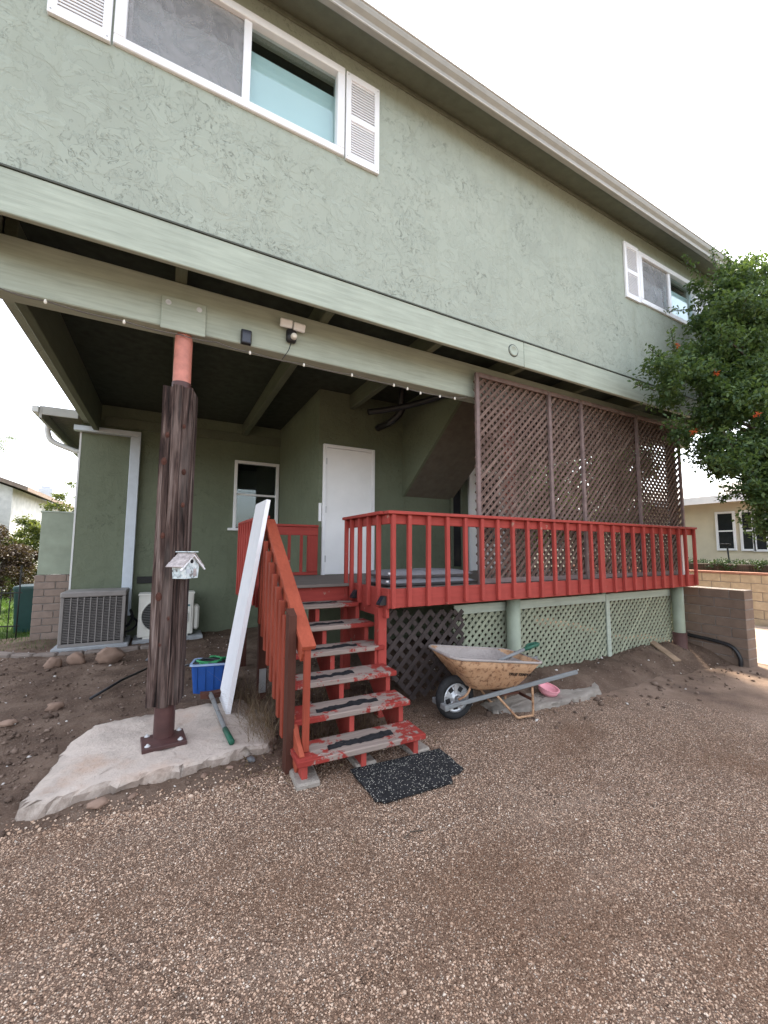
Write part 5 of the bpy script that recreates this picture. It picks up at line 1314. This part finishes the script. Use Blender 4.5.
# ------------------------------------------------------------------ left yard: fence, bin, bushes, far houses
fe = thing('iron_fence', 'dark thin iron fence beside the lawn', 'fence', (-2.9, 9.4, 0))
for k in range(11):
    xx = -2.28-0.125*k; yy = 9.5+0.02*k; tall = (k % 5 == 0)
    tube('picket', [(xx, yy, -0.1), (xx, yy, 1.28 if tall else 0.86)], 0.012 if tall else 0.008, 'iron', fe, 6)
for zz in (0.22, 0.80): bar('rail', (-2.24, 9.495, zz), (-3.6, 9.72, zz), 0.012, 0.022, 'iron', fe, (0,0,1), 0.002)
bn = thing('wheelie_bin', 'dark green bin standing behind the block pier', 'bin', (-2.45, 10.2, 0))
v, f = loft([ring(0.19,0.20,-0.02,0.05), ring(0.24,0.25,0.98,0.06), ring(0.25,0.26,0.98,0.06), ring(0.25,0.26,1.02,0.06)]); mk('body', v, f, 'bin', bn, False, Matrix.Translation((-2.36, 10.4, 0)) @ Matrix.Diagonal((0.78,0.78,0.80,1)))
v, f = loft([ring(0.26,0.27,1.022,0.06), ring(0.25,0.26,1.07,0.08), ring(0.15,0.16,1.10,0.08)]); mk('lid', v, f, 'bin', bn, False, Matrix.Translation((-2.36, 10.4, 0)) @ Matrix.Diagonal((0.78,0.78,0.80,1)))

def leaves(name, centers, radii, counts, size, mat, parent=None, aspect=0.5, shell=0.55, curl=0.25, seed=0):
    """small folded leaves spread through a set of ellipsoids, denser towards their surfaces"""
    rg = np.random.default_rng(seed); P_ = []
    for c, r, n in zip(centers, radii, counts):
        d = rg.normal(size=(n, 3)); d /= np.linalg.norm(d, axis=1)[:, None]
        rad = rg.uniform(0, 1, n)**shell
        P_.append(np.asarray(c) + d*rad[:, None]*np.asarray(r))
    P_ = np.concatenate(P_); n = len(P_)
    L = size*rg.uniform(0.6, 1.35, n)
    u = rg.normal(size=(n, 3)); u[:, 2] -= 0.25; u /= np.linalg.norm(u, axis=1)[:, None]
    w = rg.normal(size=(n, 3)); w[:, 2] += 1.2; s_ = np.cross(u, w); s_ /= np.linalg.norm(s_, axis=1)[:, None]; nn = np.cross(s_, u)
    a = P_; b = P_ + u*(L*0.45)[:, None] + s_*(L*aspect*0.5)[:, None] + nn*(L*curl*0.5)[:, None]
    c = P_ + u*L[:, None]; d = P_ + u*(L*0.45)[:, None] - s_*(L*aspect*0.5)[:, None] + nn*(L*curl*0.5)[:, None]
    V = np.stack([a, b, c, d], 1).reshape(-1, 3)
    i = np.arange(n)*4; F = np.concatenate([np.stack([i, i+1, i+2], 1), np.stack([i, i+2, i+3], 1)])
    return raw(name, V, F, mat, parent)
def clumps(boxes, n, r0, r1, seed):
    rg = np.random.default_rng(seed); C_, R_ = [], []
    vol = np.array([b[1][0]*b[1][1]*b[1][2] for b in boxes]); vol = vol/vol.sum()
    for _ in range(n):
        k = rg.choice(len(boxes), p=vol); c, r = boxes[k]
        d = rg.normal(size=3); d /= np.linalg.norm(d); rad = rg.uniform(0.25, 1)**0.45
        C_.append(np.asarray(c)+d*rad*np.asarray(r)); s_ = rg.uniform(r0, r1); R_.append((s_*rg.uniform(0.8,1.3), s_*rg.uniform(0.8,1.3), s_*rg.uniform(0.55,0.9)))
    return C_, R_
def bush(name, label, boxes, nclump, per, leafsize, mat, seed, stem_xy, zg, group=None):
    t = thing(name, label, 'bush', (*stem_xy, zg), group)
    C_, R_ = clumps(boxes, nclump, 0.10, 0.24, seed)
    leaves('foliage', C_, R_, [per]*nclump, leafsize, mat, t, 0.5, 0.5, 0.2, seed)
    gs = []
    for c in C_[::4]:
        gs.append(tube_geo(smooth_path([(stem_xy[0], stem_xy[1], zg-0.05), ((stem_xy[0]*2+c[0])/3, (stem_xy[1]*2+c[1])/3, zg+(c[2]-zg)*0.5), tuple(c)], 3), [0.022,0.02,0.018,0.015,0.012,0.008,0.005], 5))
    v, f = join(gs); mk('stems', v, f, 'bark', t, True)
    return t
bush('dark_bush', 'clipped dark reddish bush beyond the iron fence', [((-3.75,12.6,1.15),(1.05,0.7,0.95))], 130, 190, 0.055, 'leaf_red', 31, (-3.75,12.6), -0.02)
bush('green_bush', 'loose bright green bush between the dark bush and the block pier', [((-3.30,14.2,1.5),(0.55,0.6,0.95))], 80, 170, 0.065, 'leaf_bright', 32, (-3.30,14.2), -0.02)
bush('low_bush', 'low yellow green bush behind the dark bush', [((-5.4,17.5,0.55),(2.2,0.6,0.5))], 80, 110, 0.08, 'leaf_bright', 33, (-5.4,17.5), -0.02)
bush('yellow_shrub', 'pale leafy shrub rising behind the sage panel', [((-3.4,20.0,2.9),(0.9,0.8,1.4))], 70, 130, 0.09, 'leaf_bright', 34, (-3.4,20.0), -0.02)
bush('pale_shrub', 'pale shrub climbing beside the wall of the white gabled house', [((-6.3,18.6,2.1),(0.8,0.5,1.6))], 60, 130, 0.08, 'leaf_bright', 35, (-6.3,18.6), -0.02)
# lawn grass
n = 26000; gx = RNG.uniform(-8, -1.5, n); gy = RNG.uniform(9.0, 20, n); kp = gx < -1.5-0.19*(gy-9)+1.0; gx, gy = gx[kp], gy[kp]; n = len(gx)
gz_ = np.full(n, -0.01); h = RNG.uniform(0.03, 0.09, n); an = RNG.uniform(0, 2*PI, n); w_ = 0.006+0.0012*(gy-9); lean = RNG.normal(0, 0.03, (n, 2))
A = np.stack([gx-np.cos(an)*w_, gy-np.sin(an)*w_, gz_-0.03], 1); B = np.stack([gx+np.cos(an)*w_, gy+np.sin(an)*w_, gz_-0.03], 1); C_ = np.stack([gx+lean[:,0], gy+lean[:,1], gz_+h], 1)
o = raw('lawn_grass', np.stack([A,B,C_],1).reshape(-1,3), np.arange(3*n).reshape(-1,3), 'grass'); o['kind'] = 'stuff'; o['label'] = 'short green lawn grass beyond the iron fence'
# pale gabled house on the left
nh = thing('neighbour_house', 'pale gabled house with brown roof beyond the left hedge', 'house', (-9, 22, 0))
prism('wall', [(-12.5,20,-0.2),(-5.25,20,-0.2),(-5.25,20,3.85),(-8.9,20,5.2),(-12.5,20,3.85)], (0, 9, 0), 'nb_white', nh)
prism('roof', [(-12.9,19.6,3.80),(-8.9,19.6,5.28),(-4.72,19.6,3.72),(-4.72,19.6,3.88),(-8.9,19.6,5.46),(-12.9,19.6,3.96)], (0, 9.8, 0), 'nb_roof2', nh)
wn_ = box('window', (-6.7, -6.1), (19.97, 19.998), (1.0, 2.6), 'window_dark', nh, 0)
for a, b, c, d in ((-6.78,-6.7,0.92,2.68),(-6.1,-6.02,0.92,2.68),(-6.7,-6.1,0.92,1.0),(-6.7,-6.1,2.6,2.68)): box('frame', (a,b), (19.95, 19.998), (c,d), 'white', wn_, 0)
fh = thing('far_house', 'far blue grey house with tall pale chimney', 'house', (-8, 34, 0))
box('wall', (-11.5, -3.5), (34, 42), (-0.2, 4.0), 'chimney', fh, 0)
prism('roof', [(-11.9,33.6,3.95),(-11.9,42.4,3.95),(-11.9,38,5.1)], (8.8, 0, 0), 'nb_roof', fh)
box('chimney', (-7.50, -6.75), (33.3, 33.98), (-0.2, 5.45), 'chimney', fh, 0.02); box('chimney_cap', (-7.40,-6.85), (33.4, 33.9), (5.45, 5.62), 'chimney', fh, 0.02)
# palm
pt_ = thing('palm_tree', 'pale feathery palm crown above the gabled house', 'palm tree', (-7.7, 24.5, 0))
pc = Vector((-7.3, 24.5, 6.4))
mk('trunk', *tube_geo(smooth_path([(-7.7,24.5,-0.2),(-7.5,24.5,3.5),tuple(pc)], 6), [0.2]*13, 10), 'bark', pt_, True)
for k in range(22):
    a = 2*PI*k/22+random.uniform(-0.1,0.1); el = random.uniform(-0.2, 0.9); Lf = random.uniform(1.5, 2.0)
    pts = []
    for q in range(9):
        t = q/8; pts.append(pc + Vector((math.cos(a)*math.cos(el)*Lf*t, math.sin(a)*math.cos(el)*Lf*t, math.sin(el)*Lf*t - 1.0*t*t*1.1)))
    V, F = [], []; sd = Vector((-math.sin(a), math.cos(a), 0))
    for q in range(1, 9):
        for m in range(2):
            b_ = pts[q-1].lerp(pts[q], m/2); dr = (pts[q]-pts[q-1]).normalized()
            for s_ in (-1, 1):
                tip = b_ + sd*s_*0.34*(1-0.5*q/8) + dr*0.22 + Vector((0,0,-0.20)); i = len(V)
                V += [b_-dr*0.025, b_+dr*0.025, tip]; F.append([i, i+1, i+2])
    raw('frond', V, F, 'palm', pt_)
# overhead wires
for k, (za, zb, ya) in enumerate(((9.0, 9.3, 30), (7.2, 7.6, 30), (6.6, 6.95, 30))):
    o = tube('overhead_wire', [(-22, ya+2, za+0.6), (-12, ya+1, za+0.05), (-4, ya, zb-0.35), (8, ya, zb)], 0.02, 'copper_wire', None, 5); tag(o, 'thin overhead wire crossing the sky beyond the left houses', 'wire', 'overhead wires')

# ------------------------------------------------------------------ right: cream house, hedge, tree
cr_ = thing('cream_house', 'cream single storey house with dark windows beyond the garden wall', 'house', (15, 6, -0.2))
XC = 14.6
W_ = []
for (u0, v0, u1, v1) in ((720,514,735,548.5),(744.5,530,755,549),(757,531,768,549.5)):
    a, b = on_x(u0, v1, XC), on_x(u1, v1, XC); zt = on_x(u0, v0, XC).z if u0 < 740 else None
    W_.append([min(a.y,b.y), max(a.y,b.y), a.z, zt])
for q in W_: q[3] = W_[0][3]
box('wall', (XC, XC+6), (2.0, 15.0), (-0.3, 3.05), 'nb_wall', cr_, 0)
box('roof', (XC-0.55, XC+6.5), (1.5, 15.5), (3.05, 3.16), 'nb_roof', cr_, 0.01)
prism('upper_roof', [(XC-0.5,1.55,3.162),(XC+6.4,1.55,3.162),(XC+3,1.55,4.0)], (0, 13.9, 0), 'nb_roof', cr_)
box('fascia', (XC-0.58, XC-0.552), (1.5, 15.5), (2.98, 3.20), 'white', cr_, 0.003)
for a, b, c, d in W_:
    wi = box('window', (XC-0.02, XC-0.002), (a, b), (c, d), 'window_dark', cr_, 0)
    for (p, q, r_, s_) in ((a-0.06,a,c-0.06,d+0.06),(b,b+0.06,c-0.06,d+0.06),(a,b,c-0.06,c),(a,b,d,d+0.06)): box('frame', (XC-0.05, XC-0.002), (p,q), (r_,s_), 'white', wi, 0.004)
    box('sash_bar', (XC-0.035, XC-0.021), (a, b), ((c+d)/2-0.02, (c+d)/2+0.02), 'white', wi, 0)
for k in range(5):   # windows further along, glimpsed through the lattice
    a = 8.2+1.5*k; wi = box('window', (XC-0.02, XC-0.002), (a, a+0.7), (W_[0][2], W_[0][3]), 'window_dark', cr_, 0); box('sill', (XC-0.06, XC-0.002), (a-0.06, a+0.76), (W_[0][2]-0.07, W_[0][2]), 'white', wi, 0.004)
hg = thing('hedge', 'low clipped dark green hedge on top of the tan garden wall', 'hedge', (13.0, 5, 0.9))
hc, hr = [], []
rg = np.random.default_rng(5)
for k in range(170): hc.append((12.95+rg.uniform(-0.25,0.25), rg.uniform(2.8,9.4), rg.uniform(1.0,1.30))); hr.append((0.16,0.16,0.12))
leaves('foliage', hc, hr, [130]*170, 0.05, 'leaf_hedge', hg, 0.55, 0.5, 0.2, 6)
box('branch_core', (12.72, 13.18), (2.9, 9.3), (0.6, 1.26), 'bark', hg, 0.02)
lamp = thing('yard_lamp', 'small dark lamp on a thin stem against the cream house', 'lamp', (13.9, 5.2, 0.9))
lp = on_x(727, 545, 13.6); tube('stem', [(13.6, lp.y-0.06, -0.2), (13.6, lp.y-0.04, 1.0), (13.6, lp.y, lp.z)], 0.02, 'iron', lamp, 6)
v, f = obox_geo((0.12, 0.22, 0.05), 0.015); mk('head', v, f, 'iron', lamp, False, Matrix.Translation((13.6, lp.y+0.03, lp.z+0.02)))

# tree against the right end of the house
tree = thing('flowering_tree', 'bushy dark green tree with orange flowers at the right corner of the house', 'tree', (8.75, 2.0, -0.14))
TBX = [((7.25,2.72,5.30),(0.62,0.32,0.62)), ((6.25,2.70,3.60),(1.0,0.30,0.78)), ((7.0,2.5,4.4),(1.0,0.48,1.0)), ((7.5,2.45,5.25),(0.80,0.48,0.65)), ((6.95,2.35,3.3),(1.1,0.48,0.95)), ((6.55,2.25,2.70),(0.80,0.38,0.55)), ((6.9,2.05,2.15),(0.80,0.40,0.52)), ((7.15,1.95,1.85),(0.75,0.35,0.42)), ((8.3,2.2,4.0),(1.2,0.65,1.7))]
TC, TR = clumps(TBX, 720, 0.12, 0.28, 77)
leaves('crown', TC, TR, [170]*720, 0.058, 'leaf', tree, 0.55, 0.6, 0.25, 78)
# sprigs breaking the outline
SPC, SPR = [], []
gs = []
rg = np.random.default_rng(12)
for k in range(70):
    b = TBX[rg.integers(len(TBX))]; d = rg.normal(size=3); d[1] *= 0.6; d /= np.linalg.norm(d); s0 = np.asarray(b[0])+d*np.asarray(b[1])*0.9; d2 = d+np.array([0,0,0.35]); 
    if s0[1] > 2.95: continue
    ln = rg.uniform(0.18, 0.36); pts = [s0, s0+d2*ln*0.5, s0+d2*ln+np.array([0,0,-0.03])]
    gs.append(tube_geo(pts, [0.008,0.006,0.003], 4))
    for t in np.linspace(0.2, 1, 7): SPC.append(s0+d2*ln*t); SPR.append((0.055,0.055,0.045))
leaves('sprig_leaves', SPC, SPR, [9]*len(SPC), 0.05, 'leaf', tree, 0.5, 0.6, 0.25, 14)
v, f = join(gs); mk('twigs', v, f, 'bark', tree)['kind'] = 'stuff'
trunk = mk('trunk', *tube_geo(smooth_path([(8.80,1.95,-0.3),(8.78,1.98,0.6),(8.70,2.05,1.5),(8.55,2.15,2.5),(8.3,2.3,3.6)], 6), [0.17-0.004*k for k in range(25)], 12), 'bark', tree, True)
for k, c in enumerate(TC[::9]):
    s0 = Vector((8.7,2.05,1.5)).lerp(Vector((8.3,2.3,3.6)), min(1.0, max(0.0, (c[2]-2.2)/2.2)))
    m = s0.lerp(Vector([float(q) for q in c]), 0.5)+Vector((0,0,0.12))
    pts = smooth_path([s0, m, tuple(c)], 4); mk('limb', *tube_geo(pts, [0.05-0.0052*i for i in range(len(pts))], 6), 'bark', trunk, True)
# orange flower clusters
for k, (u, v_) in enumerate(((676,345),(717,373),(693,431),(757,414))):
    d_ = ray(u, v_); best = None
    for c0, r0 in TBX:      # where this direction first meets the crown
        oc = [(q-w_)/(r_*1.08) for q, w_, r_ in zip((0,0,CAMH), c0, r0)]; dd = [q/(r_*1.08) for q, r_ in zip(d_, r0)]
        A_ = sum(q*q for q in dd); B_ = sum(q*w_ for q, w_ in zip(oc, dd)); C0 = sum(q*q for q in oc)-1; D_ = B_*B_-A_*C0
        if D_ > 0:
            t = (-B_-math.sqrt(D_))/A_; best = t if best is None else min(best, t)
    if best is None: continue
    c = Vector((0,0,CAMH))+d_*best
    leaves('flower', [tuple(c)], [(0.035,0.03,0.03)], [22], 0.034, 'flower', tree, 0.35, 0.6, 0.3, 90+k)

bt = thing('garden_tree', 'leafy tree behind the porch, glimpsed through the brown lattice', 'tree', (11.2, 8.2, -0.2))
BC, BR = clumps([((11.2,8.3,4.2),(1.3,2.3,2.2)), ((11.2,6.9,3.3),(0.8,1.0,1.6)), ((11.0,9.8,3.0),(1.0,1.2,1.4))], 360, 0.2, 0.42, 55)
leaves('crown', BC, BR, [120]*360, 0.10, 'leaf', bt, 0.55, 0.6, 0.25, 56)
mk('trunk', *tube_geo(smooth_path([(11.2,8.2,-0.3),(11.25,8.25,1.2),(11.15,8.3,2.6),(11.2,8.3,4.0)], 5), [0.16-0.005*k for k in range(16)], 10), 'bark', bt, True)

# ------------------------------------------------------------------ dry weeds and litter by the stairs
def weeds(name, label, boxes, n, seed, hmin, hmax, mat='weed'):
    rg = np.random.default_rng(seed); V, F = [], []
    for _ in range(n):
        x0, x1, y0, y1 = boxes[rg.integers(len(boxes))]; x, y = rg.uniform(x0, x1), rg.uniform(y0, y1)
        p = np.array([x, y, dirt_h(x, y)-0.02]); a = rg.uniform(0, 2*PI); h = rg.uniform(hmin, hmax); bend = rg.uniform(0.2, 1.1); w_ = rg.uniform(0.0012, 0.003)
        dr = np.array([math.cos(a), math.sin(a), 0]); sd = np.array([-math.sin(a), math.cos(a), 0]); i = len(V)
        for q in range(5):
            t = q/4; c = p+np.array([0,0,1])*h*(t-0.35*bend*t*t)+dr*h*bend*t*t+rg.normal(0, 0.008, 3)*t; ww = w_*(1-0.8*t)
            V += [c-sd*ww, c+sd*ww]
        for q in range(4): F.append([i+2*q, i+2*q+1, i+2*q+3, i+2*q+2])
    o = raw(name, V, F, mat); o['kind'] = 'stuff'; o['label'] = label; return o
weeds('dry_weeds', 'tangle of dry brown weeds beside and under the stairs', [(0.62,0.86,3.35,4.6),(0.70,0.84,3.3,4.0),(0.9,1.8,3.3,4.6),(0.9,1.8,3.0,3.4)], 1500, 3, 0.08, 0.42)
weeds('green_weeds', 'few green weeds at the foot of the block pier', [(-2.3,-1.5,8.1,8.9)], 260, 5, 0.04, 0.15, 'grass')
n = 1500; lx = RNG.uniform(0.3, 2.2, n); ly = RNG.uniform(2.9, 4.6, n)
leaves('leaf_litter', [(a, b, max(dirt_h(a, b), gz(a))+0.012) for a, b in zip(lx[:500], ly[:500])], [(0.03,0.03,0.004)]*500, [2]*500, 0.028, 'weed', None, 0.4, 0.8, 0.2, 41)
bpy.data.objects['leaf_litter']['kind'] = 'stuff'; bpy.data.objects['leaf_litter']['label'] = 'dry leaf litter around the stairs'

n = 46; lx = RNG.uniform(0.2, 5.5, n); ly = RNG.uniform(1.0, 2.9, n)
leaves('fallen_leaves', [(a, b, gz(a)+0.012) for a, b in zip(lx, ly)], [(0.004,0.004,0.002)]*n, [1]*n, 0.032, 'weed', None, 0.35, 0.8, 0.2, 47)
bpy.data.objects['fallen_leaves']['kind'] = 'stuff'; bpy.data.objects['fallen_leaves']['label'] = 'a scatter of small dry leaves on the driveway'
tw = on_ground(412, 835); o = tube('twig', [(tw.x-0.06, tw.y-0.01, gz(tw.x)+0.006), (tw.x, tw.y+0.01, gz(tw.x)+0.012), (tw.x+0.07, tw.y-0.005, gz(tw.x)+0.007)], 0.003, 'bark', None, 5); tag(o, 'thin curled brown twig on the driveway in front of the mat', 'twig')
